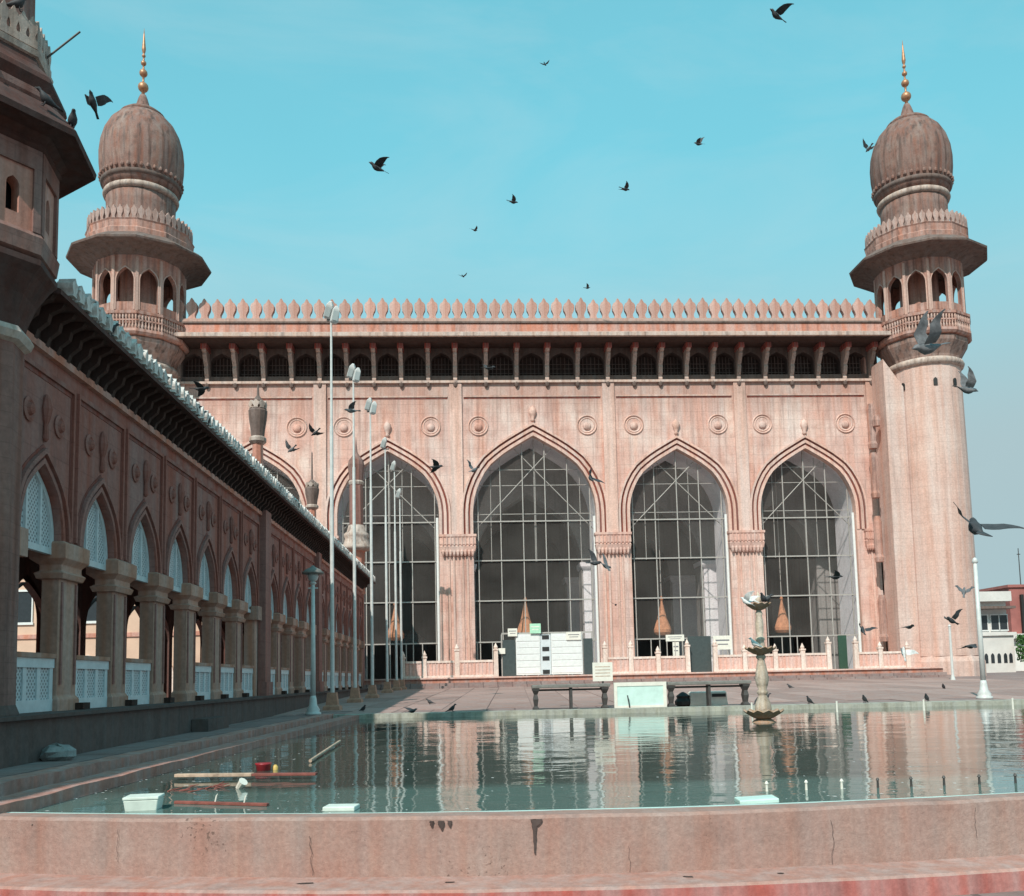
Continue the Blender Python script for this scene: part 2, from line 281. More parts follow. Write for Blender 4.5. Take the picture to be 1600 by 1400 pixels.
# ------------------------------------------------------------------ mesh helpers
class MB:
    def __init__(s): s.v = []; s.f = []
    def add(s, vs, fs):
        b = len(s.v); s.v += [tuple(p) for p in vs]; s.f += [tuple(b + i for i in f) for f in fs]; return s
    def box(s, x0, x1, y0, y1, z0, z1):
        return s.add([(x0,y0,z0),(x1,y0,z0),(x1,y1,z0),(x0,y1,z0),(x0,y0,z1),(x1,y0,z1),(x1,y1,z1),(x0,y1,z1)],
                     [(0,3,2,1),(4,5,6,7),(0,1,5,4),(1,2,6,5),(2,3,7,6),(3,0,4,7)])
    def lathe(s, prof, n=24, c=(0,0,0), ph=0.0, cap=True):
        b = []
        for r, z in prof:
            b += [(c[0] + r*math.cos(ph + 2*PI*i/n), c[1] + r*math.sin(ph + 2*PI*i/n), c[2] + z) for i in range(n)]
        f = []
        for k in range(len(prof) - 1):
            for i in range(n):
                j = (i + 1) % n; f.append((k*n+i, k*n+j, (k+1)*n+j, (k+1)*n+i))
        if cap:
            f.append(tuple(reversed(range(n)))); f.append(tuple((len(prof)-1)*n + i for i in range(n)))
        return s.add(b, f)
    def rect_loft(s, prof, c=(0,0)):            # prof: (z, x0, x1, y0, y1)
        b = []
        for z, x0, x1, y0, y1 in prof:
            b += [(c[0]+x0,c[1]+y0,z),(c[0]+x1,c[1]+y0,z),(c[0]+x1,c[1]+y1,z),(c[0]+x0,c[1]+y1,z)]
        f = [(3,2,1,0)]
        for k in range(len(prof)-1):
            for i in range(4):
                j = (i+1) % 4; f.append((k*4+i, k*4+j, k*4+4+j, k*4+4+i))
        k = len(prof)-1; f.append((k*4,k*4+1,k*4+2,k*4+3))
        return s.add(b, f)
    def prism_y(s, poly, y0, y1):               # polygon in x,z extruded along y
        n = len(poly); b = [(x,y0,z) for x,z in poly] + [(x,y1,z) for x,z in poly]
        f = [tuple(range(n)), tuple(reversed(range(n,2*n)))] + [(i,(i+1)%n+0*n,(i+1)%n+n,i+n)[::-1] for i in range(n)]
        return s.add(b, f)
    def prism_x(s, poly, x0, x1):               # polygon in y,z extruded along x
        n = len(poly); b = [(x0,y,z) for y,z in poly] + [(x1,y,z) for y,z in poly]
        f = [tuple(reversed(range(n))), tuple(range(n,2*n))] + [(i,(i+1)%n,(i+1)%n+n,i+n) for i in range(n)]
        return s.add(b, f)
    def tube(s, p0, p1, r0, r1=None, n=8):
        r1 = r0 if r1 is None else r1
        p0 = Vector(p0); p1 = Vector(p1); d = (p1-p0).normalized()
        a = d.orthogonal().normalized(); c = d.cross(a)
        b = [tuple(p0 + (a*math.cos(2*PI*i/n) + c*math.sin(2*PI*i/n))*r0) for i in range(n)] + [tuple(p1 + (a*math.cos(2*PI*i/n) + c*math.sin(2*PI*i/n))*r1) for i in range(n)]
        f = [(i,(i+1)%n,(i+1)%n+n,i+n) for i in range(n)] + [tuple(reversed(range(n))), tuple(range(n,2*n))]
        return s.add(b, f)
    def strip(s, a, b):                          # quads between two equal-length polylines
        n = len(a); return s.add(list(a)+list(b), [(i,i+1,n+i+1,n+i) for i in range(n-1)])
    def rot_z(s, ang, start=0):
        c, q = math.cos(ang), math.sin(ang)
        s.v = s.v[:start] + [(x*c-y*q, x*q+y*c, z) for x,y,z in s.v[start:]]; return s
    def mesh(s, name):
        me = bpy.data.meshes.new(name); me.from_pydata(s.v, [], s.f); me.update(); return me
    def build(s, name, mat, parent=None, smooth=False, bevel=0):
        me = s.mesh(name)
        import bmesh
        b = bmesh.new(); b.from_mesh(me); bmesh.ops.recalc_face_normals(b, faces=b.faces); b.to_mesh(me); b.free()
        me.materials.append(MATS[mat])
        if smooth:
            for p in me.polygons: p.use_smooth = True
        o = bpy.data.objects.new(name, me); COL.objects.link(o); o.parent = parent
        if bevel:
            md = o.modifiers.new('bevel', 'BEVEL'); md.width = bevel; md.segments = 2; md.limit_method = 'ANGLE'
        return o
def inst(src, name, parent, loc=(0,0,0), rz=0.0, scale=(1,1,1)):
    o = bpy.data.objects.new(name, src.data); COL.objects.link(o); o.parent = parent; o.location = loc; o.rotation_euler = (0,0,rz); o.scale = scale; return o
def dup_tree(root, loc, rz, parent=None):
    r = root.copy(); COL.objects.link(r); r.parent = parent; r.location = loc; r.rotation_euler = (0,0,rz)
    for ch in list(root.children):
        c = ch.copy(); COL.objects.link(c); c.parent = r
        for g in ch.children:
            d = g.copy(); COL.objects.link(d); d.parent = c
    return r
def empty(name, loc=(0,0,0), rz=0.0, label=None, cat=None, group=None):
    o = bpy.data.objects.new(name, None); COL.objects.link(o); o.location = loc; o.rotation_euler = (0,0,rz); o.empty_display_size = 0.3
    if label: tag(o, label, cat, group)
    return o
def tag(o, label, cat, group=None):
    o['label'] = label; o['category'] = cat
    if group: o['group'] = group
    return o
def structure(o): o['kind'] = 'structure'; return o
def stuff(o): o['kind'] = 'stuff'; return o

ARCH = [(1,0),(.992,.10),(.972,.20),(.935,.30),(.885,.40),(.80,.525),(.70,.63),(.59,.705),(.484,.77),(.36,.835),(.24,.892),(.12,.948),(.05,.98),(0,1)]
def arch_pts(cx, w, zs, h):
    L_ = [(cx - w*a, zs + h*b) for a, b in ARCH]; R_ = [(cx + w*a, zs + h*b) for a, b in reversed(ARCH[:-1])]
    return L_ + R_
def wall_arch(mb, x0, x1, z0, z1, cx, w, zs, h, y, zsill=None):
    """one flat wall face at depth y with an arched opening (sill at zsill or floor z0)"""
    zb = z0 if zsill is None else zsill
    pts = arch_pts(cx, w, zs, h)
    mb.strip([(x,y,z) for x,z in pts], [(x,y,z1) for x,z in pts])
    mb.add([(x0,y,z0),(cx-w,y,z0),(cx-w,y,zs),(cx-w,y,z1),(x0,y,z1)], [(0,1,2,3,4)])
    mb.add([(cx+w,y,z0),(x1,y,z0),(x1,y,z1),(cx+w,y,z1),(cx+w,y,zs)], [(0,1,2,3,4)])
    if zb > z0: mb.add([(cx-w,y,z0),(cx+w,y,z0),(cx+w,y,zb),(cx-w,y,zb)], [(0,1,2,3)])
def reveal(mb, cx, w, zb, zs, h, y0, y1, sill=False):
    pts = [(cx-w,zb)] + arch_pts(cx, w, zs, h) + [(cx+w,zb)]
    mb.strip([(x,y0,z) for x,z in pts], [(x,y1,z) for x,z in pts])
    if sill: mb.add([(cx-w,y0,zb),(cx+w,y0,zb),(cx+w,y1,zb),(cx-w,y1,zb)], [(0,1,2,3)])
def arch_band(mb, cx, w, zb, zs, h, d0, d1, y0, y1, hk=1.12):
    """raised moulding following an arch between offsets d0 and d1, front at y0, back at y1"""
    a = [(cx-w-d0,zb)] + arch_pts(cx, w+d0, zs, h+d0*hk) + [(cx+w+d0,zb)]
    b = [(cx-w-d1,zb)] + arch_pts(cx, w+d1, zs, h+d1*hk) + [(cx+w+d1,zb)]
    P = lambda q, y: [(x,y,z) for x,z in q]
    mb.strip(P(a,y0), P(b,y0)); mb.strip(P(a,y1), P(a,y0)); mb.strip(P(b,y0), P(b,y1))
    for q in (0, -1):
        mb.add([(a[q][0],y0,a[q][1]),(b[q][0],y0,b[q][1]),(b[q][0],y1,b[q][1]),(a[q][0],y1,a[q][1])], [(0,1,2,3)])

# ================================================================== GROUND, POOL
def court_z(y):
    if y < 30: return 0.1
    if y < 60: return 0.1 + 0.43 * (y - 30) / 30
    return 0.53
PX0, PX1, PY0, PY1 = -4.72, 30.0, 8.5, 28.9
def bow(x):
    q = min(abs(x-.3), 5.2); return 7.90 + .025*q*q + max(0, abs(x-.3)-5.2)*.01     # inner faces of the pool
def make_ground():
    mb = MB()
    xs = [-3000, -60, -20, -5.85, 30.9, 60, 3000]
    ys = [8.2, 14, 22, 29.3, 30, 45, 60, 160, 4500]
    for i in range(len(xs)-1):
        for j in range(len(ys)-1):
            if xs[i] >= -5.86 and xs[i+1] <= 31 and ys[j+1] <= 29.31: continue
            q = [(xs[i],ys[j]),(xs[i+1],ys[j]),(xs[i+1],ys[j+1]),(xs[i],ys[j+1])]
            mb.add([(x,y,court_z(y)) for x,y in q], [(0,1,2,3)])
    g = structure(mb.build('courtyard_ground', 'court'))
    structure(MB().add([(-3000,-3000,-0.6),(3000,-3000,-0.6),(3000,8.6,-0.6),(-3000,8.6,-0.6)], [(0,1,2,3)]).build('forecourt_ground', 'court'))
    wx = [PX0 + (PX1-PX0)*i/80 for i in range(81)]; wv = MB().strip([(x,bow(x)+.25,0) for x in wx], [(x,PY1,0) for x in wx])
    structure(wv.build('pool_water', 'water'))
    return g
ground = make_ground()
slab = None
srx = math.atan2(.43, 30)
for i in range(23):
    for j in range(7):
        x = -8.4 + 1.5*i; y = 30.05 + 4.0*j + (2.0 if i % 2 else 0)
        if y > 56.5: continue
        if slab is None: slab = MB().rect_loft([(0,.0,1.465,.0,3.96),(.010,.0,1.465,.0,3.96),(.014,.008,1.457,.008,3.952)]).build('paving_slab', 'paving', ground); o = slab
        else: o = inst(slab, 'paving_slab', ground)
        o.location = (x, y, court_z(y) + .003 + random.uniform(-.003,.003)); o.rotation_euler = (srx, 0, 0)
pool = empty('ablution_pool', (0, 7.9, 0), 0, 'large rectangular ablution pool with pink plastered front wall and stepped base', 'pool')
def pl(mb, name, mat, **k):
    mb.v = [(x, y - 7.9, z) for x, y, z in mb.v]; return mb.build(name, mat, pool, **k)
# front wall with slightly uneven top edge
def uneven_wall():
    mb = MB(); n = 90; xs = [-6.2 + i*(37.1)/n for i in range(n+1)]
    j = [random.uniform(-.008,.008) for _ in xs]; k = [random.uniform(-.012,.012) for _ in xs]
    A = [(x, bow(x)+k[i], -0.60) for i,x in enumerate(xs)]; B = [(x, bow(x)+k[i]*.5, 0.035+j[i]) for i,x in enumerate(xs)]
    B2 = [(x, bow(x)+.03, 0.06+j[i]) for i,x in enumerate(xs)]; C = [(x, bow(x)+.3, 0.055+j[i]*.4) for i,x in enumerate(xs)]; D = [(x, bow(x)+.3, -0.5) for x in xs]
    mb.strip(A,B); mb.strip(B,B2); mb.strip(B2,C); mb.strip(C,D)
    mb.add([A[0],B[0],B2[0],C[0],D[0]], [(0,1,2,3,4)])
    return mb
pl(uneven_wall(), 'front_wall', 'pool_wall')
lx = [PX0 + (PX1-PX0)*i/80 for i in range(81)]
lip = MB(); lip.strip([(x,bow(x)+.302,.045) for x in lx], [(x,bow(x)+.42,.045) for x in lx]); lip.strip([(x,bow(x)+.42,.045) for x in lx], [(x,bow(x)+.42,-.3) for x in lx]); pl(lip, 'tile_lip', 'board_aqua')
def uneven_step():
    mb = MB(); n = 70; xs = [-6.2 + i*(37.1)/n for i in range(n+1)]
    j = [random.uniform(-.02,.02) for _ in xs]
    A = [(x, bow(x)+.02, -0.415) for x in xs]; B = [(x, bow(x)-.42+j[i]*.6, -0.43) for i,x in enumerate(xs)]
    mb.strip(A,B); return mb, xs, j
mbs, xs_, j_ = uneven_step()
C_ = [(x, bow(x)-.445+j_[i]*.6, -0.45) for i,x in enumerate(xs_)]; B_ = [(x, bow(x)-.42+j_[i]*.6, -0.43) for i,x in enumerate(xs_)]
mbs.strip(B_, C_); pl(mbs, 'step_tread', 'pool_step')
mbr = MB(); mbr.strip(C_, [(x, bow(x)-.46+j_[i]*.5, -0.64) for i,x in enumerate(xs_)]); pl(mbr, 'step_riser', 'pool_riser')
# dark weep stains under the top edge of the front wall: thin mineral crust patches
for (x, w, h) in ((0.14, .035, .27), (0.16, .10, .05), (-0.62, .05, .07), (-0.55, .03, .05), (-0.70, .03, .045)):
    pts = []; n = 9
    for i in range(n+1):
        t = i/n; pts.append((x + w*(0.5-t*.2)*random.uniform(.7,1.2)*(1-t**2*.7) , 0.03 - h*t))
    poly = pts + [(2*x-px_ - random.uniform(0,.012), z) for px_, z in reversed(pts)]
    pl(MB().prism_y(poly, bow(x)-.02, bow(x)+.02), 'weep_stain', 'dark_stone')
def crack(pts, w, name='crack'):
    m = MB()
    for (x0,z0),(x1,z1) in zip(pts, pts[1:]):
        y = bow((x0+x1)/2)-.016; m.add([(x0-w,y,z0),(x0+w,y,z0),(x1+w*.8,y,z1),(x1-w*.8,y,z1)], [(0,1,2,3)])
    pl(m, name, 'dark_stone')
def wander(x, z0, z1, n=9, a=.012):
    out = []; q = x
    for i in range(n+1): out.append((q, z0+(z1-z0)*i/n)); q += random.uniform(-a,a)
    return out
for x, z0, z1, w in ((-1.72,-.08,-.40,.0022),(-3.4,-.02,-.3,.0016),(2.6,-.05,-.40,.002),(3.9,.0,-.25,.0016),(.9,-.2,-.41,.0014)): crack(wander(x, z0, z1), w)
for x, w in ((-1.70,.09),(-.55,.05),(1.35,.06),(2.1,.03)):
    m = MB(); n = 9
    pts = [(x+w*math.cos(2*PI*i/n)*random.uniform(.5,1.1), bow(x)-.20-.0+.03*math.sin(2*PI*i/n)*random.uniform(.5,1.2), -.4185) for i in range(n)]
    pl(m.add(pts, [tuple(range(n))]), 'dirt_patch', 'dark_stone')
# left rims
def rim(x0, x1, y0, y1, z0, z1, name, mat, jit=.012, n=60):
    mb = MB(); ys = [y0+(y1-y0)*i/n for i in range(n+1)]
    a = [random.uniform(-jit,jit) for _ in ys]
    mb.strip([(x0,y,z0) for y in ys], [(x0+a[i],y,z1+a[i]*.6) for i,y in enumerate(ys)])
    mb.strip([(x0+a[i],y,z1+a[i]*.6) for i,y in enumerate(ys)], [(x1+a[-i]*.7,y,z1+a[i]*.5) for i,y in enumerate(ys)])
    mb.strip([(x1+a[-i]*.7,y,z1+a[i]*.5) for i,y in enumerate(ys)], [(x1,y,z0) for y in ys])
    return pl(mb, name, mat)
rim(-5.12, PX0, 8.4, PY1, -.3, .12, 'inner_rim', 'kerb_pink', .014)
rim(-5.87, -5.55, 8.2, 29.3, -.3, .17, 'outer_kerb', 'kerb_pink', .02)
pl(MB().add([(-5.55,8.3,.02),(-5.12,8.3,.02),(-5.12,29.2,.02),(-5.55,29.2,.02)], [(0,1,2,3)]), 'gutter', 'plinth')
# far rim
def far_rim():
    mb = MB(); n = 120; xs = [-5.5 + i*36.4/n for i in range(n+1)]
    j = [random.uniform(-.018,.018) for _ in xs]
    A = [(x, PY1, -.3) for x in xs]; B = [(x, PY1+j[i], 0.14+j[i]*.8) for i,x in enumerate(xs)]; C = [(x, 29.4, .145) for x in xs]; D = [(x, 29.4, .0) for x in xs]
    mb.strip(A,B); mb.strip(B,C); mb.strip(C,D); return mb
pl(far_rim(), 'far_rim', 'rim_green')
pl(MB().box(30.0, 30.9, 8.6, 29.35, -.3, .2), 'right_rim', 'kerb_pink')

# ================================================================== PRAYER HALL
HALL_RZ = math.radians(3.2)
hall = empty('prayer_hall', (1.42, 63.8, 0), HALL_RZ, 'long pink mosque prayer hall with five tall pointed arches behind the pool', 'building')
ZP = 1.1                                            # platform level
U0 = 0.25
ARCHES = [(U0-19.0,3.35,4.3),(U0-9.95,3.42,4.35),(U0,4.22,5.35),(U0+9.95,3.42,4.35),(U0+19.0,3.35,4.3)]   # centre, half width, rise
BAYS = [U0-23.95, U0-14.5, U0-5.28, U0+5.28, U0+14.5, U0+23.95]
ZS = 12.25; ZT = 25.4; TH = 3.7
front = MB(); inner = MB(); rev = MB(); revf = MB()
for k, (c, w, h) in enumerate(ARCHES):
    x0, x1 = BAYS[k], BAYS[k+1]
    wall_arch(front, x0, x1, ZP-.6, 21.45, c, w, ZS, h, 0.0)
    wall_arch(inner, x0, x1, ZP-.6, 22.0, c, w, ZS, h, TH)
    reveal(revf, c, w, ZP-.6, ZS, h, 0.0, 0.55)
    reveal(rev, c, w, ZP-.6, ZS, h, 0.55, TH)
front.build('front_wall', 'facade', hall); inner.build('inner_wall_face', 'white_paint', hall)
revf.build('outer_jamb', 'facade_pale', hall); rev.build('arch_reveal', 'white_paint', hall)
# side walls / back / roof / ceiling / floor of the hall
DEP = 33.0
xl, xr = BAYS[0], BAYS[-1]
MB().box(xl-1.0, xl, 0.02, DEP, ZP-.6, 24.9).build('side_wall', 'facade', hall)
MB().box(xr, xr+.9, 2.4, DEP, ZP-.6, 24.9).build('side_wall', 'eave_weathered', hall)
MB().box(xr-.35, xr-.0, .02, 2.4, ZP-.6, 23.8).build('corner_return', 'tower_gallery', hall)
MB().box(xr+.002, xr+.62, .12, 2.38, ZP-.6, 23.8).build('gap_strip', 'dark_stone', hall)  # dark strip set in the gap at the wall end
MB().box(xl-1.0, xr+1.0, DEP, DEP+1, ZP-.6, 24.9).build('back_wall', 'hall_grey', hall)
MB().box(xl, xr, TH+.01, DEP-.01, 21.0, 21.6).build('ceiling', 'hall_grey', hall)
MB().box(xl-1.0, xr+1.0, 0.4, DEP+1, 24.9, 25.2).build('roof', 'eave_weathered', hall)
MB().box(xl, xr, 0.0, DEP, ZP-.5, ZP-.004).build('hall_floor', 'hall_grey', hall)
# interior piers with arches between them (transverse rows)
for v in (7.2, 18.0):
    row = MB()
    for k, (c, w, h) in enumerate(ARCHES):
        wall_arch(row, BAYS[k]+.001, BAYS[k+1]-.001, ZP, 21.0, c, w-.2, 9.6, h, v)
        wall_arch(row, BAYS[k]+.001, BAYS[k+1]-.001, ZP, 21.0, c, w-.2, 9.6, h, v+1.8)
        reveal(row, c, w-.2, ZP, 9.6, h, v, v+1.8)
    row.build('interior_arcade_wall', 'hall_grey', hall)
for k in range(1, 5):
    x = BAYS[k]
    for v in (7.2, 18.0):
        MB().rect_loft([(ZP,-1.3,1.3,-.25,2.05),(2.0,-1.3,1.3,-.25,2.05),(2.15,-1.15,1.15,-.12,1.92),(9.0,-1.15,1.15,-.12,1.92),(9.3,-1.35,1.35,-.3,2.1),(9.6,-1.4,1.4,-.3,2.1)], (x, v)).build('interior_pier', 'white_paint', hall)
for k in range(5):
    c, w, h = ARCHES[k]
    MB().prism_y([(x, z) for x, z in [(c-1.4,ZP)] + arch_pts(c, 1.4, 4.2, 1.8) + [(c+1.4,ZP)]], DEP-.12, DEP-.02).build('prayer_niche', 'dark_pane', hall)
# pilasters, pier shafts, capitals
CAPP = [(9.35,-1.02,1.02,-.10,.3),(9.42,-1.0,1.0,-.12,.3),(9.62,-1.16,1.16,-.26,.3),(9.95,-1.22,1.22,-.34,.3),(10.02,-1.16,1.16,-.28,.3),(10.12,-1.22,1.22,-.34,.3),(10.55,-1.2,1.2,-.32,.3),(10.62,-1.26,1.26,-.38,.3),(10.78,-1.26,1.26,-.38,.3)]
for k, x in enumerate(BAYS):
    lo, hi = (-1.05, 1.05) if 0 < k < 5 else ((-.3, 1.0) if k == 0 else (-1.0, .3))
    mbp = MB()
    for dx in (-.62, -.3, .3, .62):
        if lo < dx-.1 and dx+.1 < hi: mbp.box(x+dx-.07, x+dx+.07, -.07, .0, 2.3, 9.3)
    mbp.build('pier_rib', 'facade_pale', hall)
    MB().rect_loft([(ZP-.05,lo-.04,hi+.04,-.16,.2),(1.9,lo-.04,hi+.04,-.16,.2),(2.05,lo,hi,-.1,.2),(2.25,lo,hi,-.02,.2)], (x, 0)).build('pier_base', 'facade_pale', hall)
    s = (hi-lo)/2.1 if 0 < k < 5 else .62
    off = 0 if 0 < k < 5 else (.35 if k == 0 else -.35)
    cap = MB().rect_loft([(z,a*s,b*s,c,d) for z,a,b,c,d in CAPP], (x+off, 0)).build('pier_capital', 'facade', hall)
    pet = MB()
    for i in range(9):
        px_ = x + off + (-1.0 + .25*i)*s
        pet.lathe([(.02,-.34),(.09,-.2),(.11,0),(.06,.14),(.01,.2)], 6, (px_, -.24, 9.62))
        pet.box(px_-.035, px_+.035, -.40, -.30, 10.02, 10.58)
    pet.build('lotus_fringe', 'facade', cap)
    MB().box(x-.42, x+.42, -.14, .0, 10.79, 21.3).build('pilaster', 'facade_pale', hall)
    g = MB(); g.box(x-.50, x-.425, -.02, .0, 10.79, 20.3); g.box(x+.425, x+.50, -.02, .0, 10.79, 20.3); g.build('pilaster_groove', 'facade', hall)
for k, (c, w, h) in enumerate(ARCHES):
    for d0, d1, y, mat, nm in ((0,.2,-.05,'facade_pale','arch_moulding'),(.2,.33,-.02,'groove_red','arch_groove'),(.33,.52,-.11,'facade_pale','arch_moulding'),(.52,.66,-.03,'groove_red','arch_groove'),(.66,.80,-.16,'facade_pale','arch_moulding')):
        mb = MB(); arch_band(mb, c, w, 10.8, ZS, h, d0, d1, y, .0); mb.build(nm, mat, hall)
    # lotus bud above the apex
    za = ZS + h + .95
    MB().lathe([(.05,0),(.16,.12),(.10,.25),(.2,.45),(.28,.7),(.2,.95),(.08,1.05),(.02,1.15)], 10, (c, -.05, za)).build('lotus_bud', 'facade_pale', hall, True)
    mr_ = 3.75 if k == 2 else 2.95
    for sg in (-1, 1):
        mb = MB()
        for (ra, rb, y) in ((.72,.60,-.10),(.56,.44,-.05)):
            n = 24; A = [(c+sg*mr_+ra*math.cos(2*PI*i/n), 0, 18.3+ra*math.sin(2*PI*i/n)) for i in range(n+1)]; B = [(c+sg*mr_+(ra+rb)/2*math.cos(2*PI*i/n), y, 18.3+(ra+rb)/2*math.sin(2*PI*i/n)) for i in range(n+1)]; Cc = [(c+sg*mr_+rb*math.cos(2*PI*i/n), 0, 18.3+rb*math.sin(2*PI*i/n)) for i in range(n+1)]
            mb.strip(A,B); mb.strip(B,Cc)
        md = mb.build('medallion', 'facade_pale', hall, True)
        b = MB().lathe([(.26,0),(.28,.05),(.2,.13),(.08,.18)], 14); b.v = [(x+c+sg*mr_, -z, y+18.22) for x,y,z in b.v]; b.build('boss', 'facade', md, True)
    # framed panel over the arch
    x0, x1 = BAYS[k]+.55, BAYS[k+1]-.55
    p = MB(); p.box(x0, x1, -.07, 0, 20.32, 20.44); p.build('panel_frame', 'facade_pale', hall)
    p = MB(); p.box(x0, x1, -.015, 0, 20.2, 20.318); p.build('panel_shadow_line', 'groove_red', hall)  # dark line painted in as the shadow below the frame
# gallery with small arched openings, brackets, red blocks
gal = MB(); grev = MB()
GZ0, GZ1 = 21.45, 24.0
brx = []
for k in range(5):
    x0, x1 = BAYS[k], BAYS[k+1]; n = 5; st = (x1-x0)/n
    for i in range(n):
        a, b = x0+i*st, x0+(i+1)*st; c = (a+b)/2; w = st/2-.22
        wall_arch(gal, a, b, GZ0, GZ1, c, w, 22.75, .72, 0.0, 21.85); reveal(grev, c, w, 21.85, 22.75, .72, 0, .7, True)
        brx.append(a)
        lat = MB()
        for q in range(1, 6): lat.box(c-w+q*2*w/6-.018, c-w+q*2*w/6+.018, .52, .56, 21.85, 23.3)
        for q in range(1, 4): lat.box(c-w, c+w, .56, .59, 21.85+q*.32-.018, 21.85+q*.32+.018)
        lat.build('gallery_grille', 'eave_weathered', hall)
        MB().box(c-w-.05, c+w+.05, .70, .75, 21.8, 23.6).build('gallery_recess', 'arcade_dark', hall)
brx.append(BAYS[-1])
gal.build('gallery_wall', 'gallery_soot_shade', hall); grev.build('gallery_reveal', 'dark_stone', hall)
bproto = None
BP = [(0,21.3),(-.16,21.34),(-.2,21.55),(-.14,21.72),(-.3,21.95),(-.42,22.3),(-.36,22.45),(-.62,22.75),(-.84,23.1),(-.8,23.25),(-1.0,23.3),(-1.05,23.45),(0,23.45)]
for i, x in enumerate(brx):
    if bproto is None:
        bproto = MB().prism_x(BP, -.13, .13).build('bracket', 'bracket_stone', hall); bproto.location = (x,0,0); cur = bproto
        rb = MB().box(-.2, .2, -1.12, -.0, 23.452, 23.85).build('bracket_block', 'paint_red', cur); rbp = rb
        ft = MB().lathe([(.02,-.42),(.12,-.3),(.17,-.12),(.1,0)], 8, (0,-.12,21.36)).build('bracket_drop', 'eave_weathered', cur); ftp = ft
    else:
        cur = inst(bproto, 'bracket', hall, (x,0,0)); inst(rbp, 'bracket_block', cur); inst(ftp, 'bracket_drop', cur)
MB().box(xl-.3, xr+.3, -.22, -.01, 21.30, 21.46).build('gallery_sill', 'cornice_lip', hall)
# eave, cornice, parapet
MB().prism_x([(.3,23.87),(-2.1,23.84),(-2.3,23.86),(-2.3,24.1),(-2.1,24.2),(.3,24.4)], xl-.6, xr+.6).build('eave', 'cornice_lip', hall)
MB().box(xl-.58, xr+.58, -2.08, -.02, 23.79, 23.835).build('eave_soffit_shade', 'arcade_dark', hall)  # dark panel that paints in the shade under the eave
MB().prism_x([(.3,24.41),(-1.5,24.28),(-1.55,24.4),(-1.5,24.98),(.3,25.0)], xl-.4, xr+.4).build('cornice', 'cornice_red', hall)
MB().box(xl-.35, xr+.35, -1.6, .25, 25.005, 25.12).build('cornice_groove', 'eave_weathered', hall)
MB().box(xl-.3, xr+.3, -1.5, -1.1, 25.125, 25.36).build('parapet', 'facade_pale', hall)
MPL = [(-.30,0),(-.22,.12),(-.21,.26),(-.27,.42),(-.355,.58),(-.385,.78),(-.375,.96),(-.30,1.10),(-.17,1.18),(-.12,1.30),(-.05,1.42)]
MP = MPL + [(0,1.46)] + [(-x,z) for x,z in reversed(MPL)]
mp0 = None; nM = 57
for i in range(nM):
    x = xl + .35 + (xr-xl-.7)*i/(nM-1)
    if mp0 is None: mp0 = MB().prism_y([(a*.97,b*.97) for a,b in MP], -.16, .16).build('merlon', 'merlon', hall); m_ = mp0
    else: m_ = inst(mp0, 'merlon', hall)
    m_.location = (x, -1.3, 25.362); m_.rotation_euler = (random.uniform(-.02,.02), random.uniform(-.02,.02), random.uniform(-.05,.05)); m_.scale = (1,1,random.uniform(.95,1.05))
# screens of pipes and netting in the arches
for k, (c, w, h) in enumerate(ARCHES):
    def ztop(x):
        t = abs(x-c)/w
        for (a0,b0),(a1,b1) in zip(ARCH, ARCH[1:]):
            if a1 <= t <= a0: return ZS + h*(b0+(b1-b0)*(a0-t)/max(1e-6,a0-a1))
        return ZS
    fr = MB(); Y = .62
    vs = [c-w+.35+(2*w-.7)*i/5 for i in range(6)] if k == 2 else [c-w+.3+(2*w-.6)*i/4 for i in range(5)]
    for x in vs: fr.box(x-.032, x+.032, Y-.04, Y+.04, ZP, ztop(x))
    for z in (3.5, 6.3, 9.05, 11.75):
        fr.box(c-w, c+w, Y-.085, Y-.045, z-.042, z+.042)
    fr.build('screen_frame', 'bars', hall)
    th = MB()
    for x in [(a+b)/2 + .12 for a,b in zip(vs, vs[1:])][::2] + [c+.05]:
        th.box(x-.018, x+.018, Y+.25, Y+.29, 9.0, ztop(x))
    for z in (12.3, 14.3, 15.4):
        hw = w
        for q in range(60):
            if ztop(c+hw) < z: hw -= w/60
        th.box(c-hw, c+hw, Y+.20, Y+.245, z-.02, z+.02)
    zc = ZS+h-2.1; hw = w-.15
    th.tube((c-hw, Y+.12, 11.2), (c+ (zc-11.2 and hw*(ZS+h-.75-zc)/(zc-11.2)), Y+.12, ZS+h-.75), .032, n=6)
    th.tube((c+hw, Y+.17, 11.2), (c- hw*(ZS+h-.75-zc)/(zc-11.2), Y+.17, ZS+h-.75), .032, n=6)
    th.build('screen_brace', 'bars', hall)
    pts = [(c-w,3.5)] + arch_pts(c, w, ZS, h) + [(c+w,3.5)]
    MB().add([(x, Y+.04, z) for x,z in pts], [tuple(range(len(pts)))]).build('bird_netting', 'netting', hall)
    low = MB()
    for i in range(9 if k == 2 else 7):
        x = c-w+.15+(2*w-.3)*i/(8 if k == 2 else 6); low.box(x-.03, x+.03, Y-.12, Y-.09, ZP, 3.45)
    low.build('lower_railing', 'bars', hall)
    # white tube painting in the sunlit edge of the right jamb
    MB().tube((c+w-.12, .25, ZP), (c+w-.12, .25, 12.0), .10, n=10).build('jamb_lit_edge', 'white_metal', hall)
# platform and steps
MB().box(xl-1.5, xr+1.8, -4.0, -.01, .3, ZP-.01).build('platform', 'cornice_red', hall)
MB().box(xl-1.5, xr+1.8, -4.12, -.02, ZP-.008, ZP+.08).build('platform_edge', 'balustrade', hall)
MB().box(xl-1.5, xr+1.8, -4.5, -4.01, .3, .84).build('step', 'court', hall)
MB().box(xl-1.5, xr+1.8, -4.95, -4.51, .3, .67).build('step', 'court', hall)

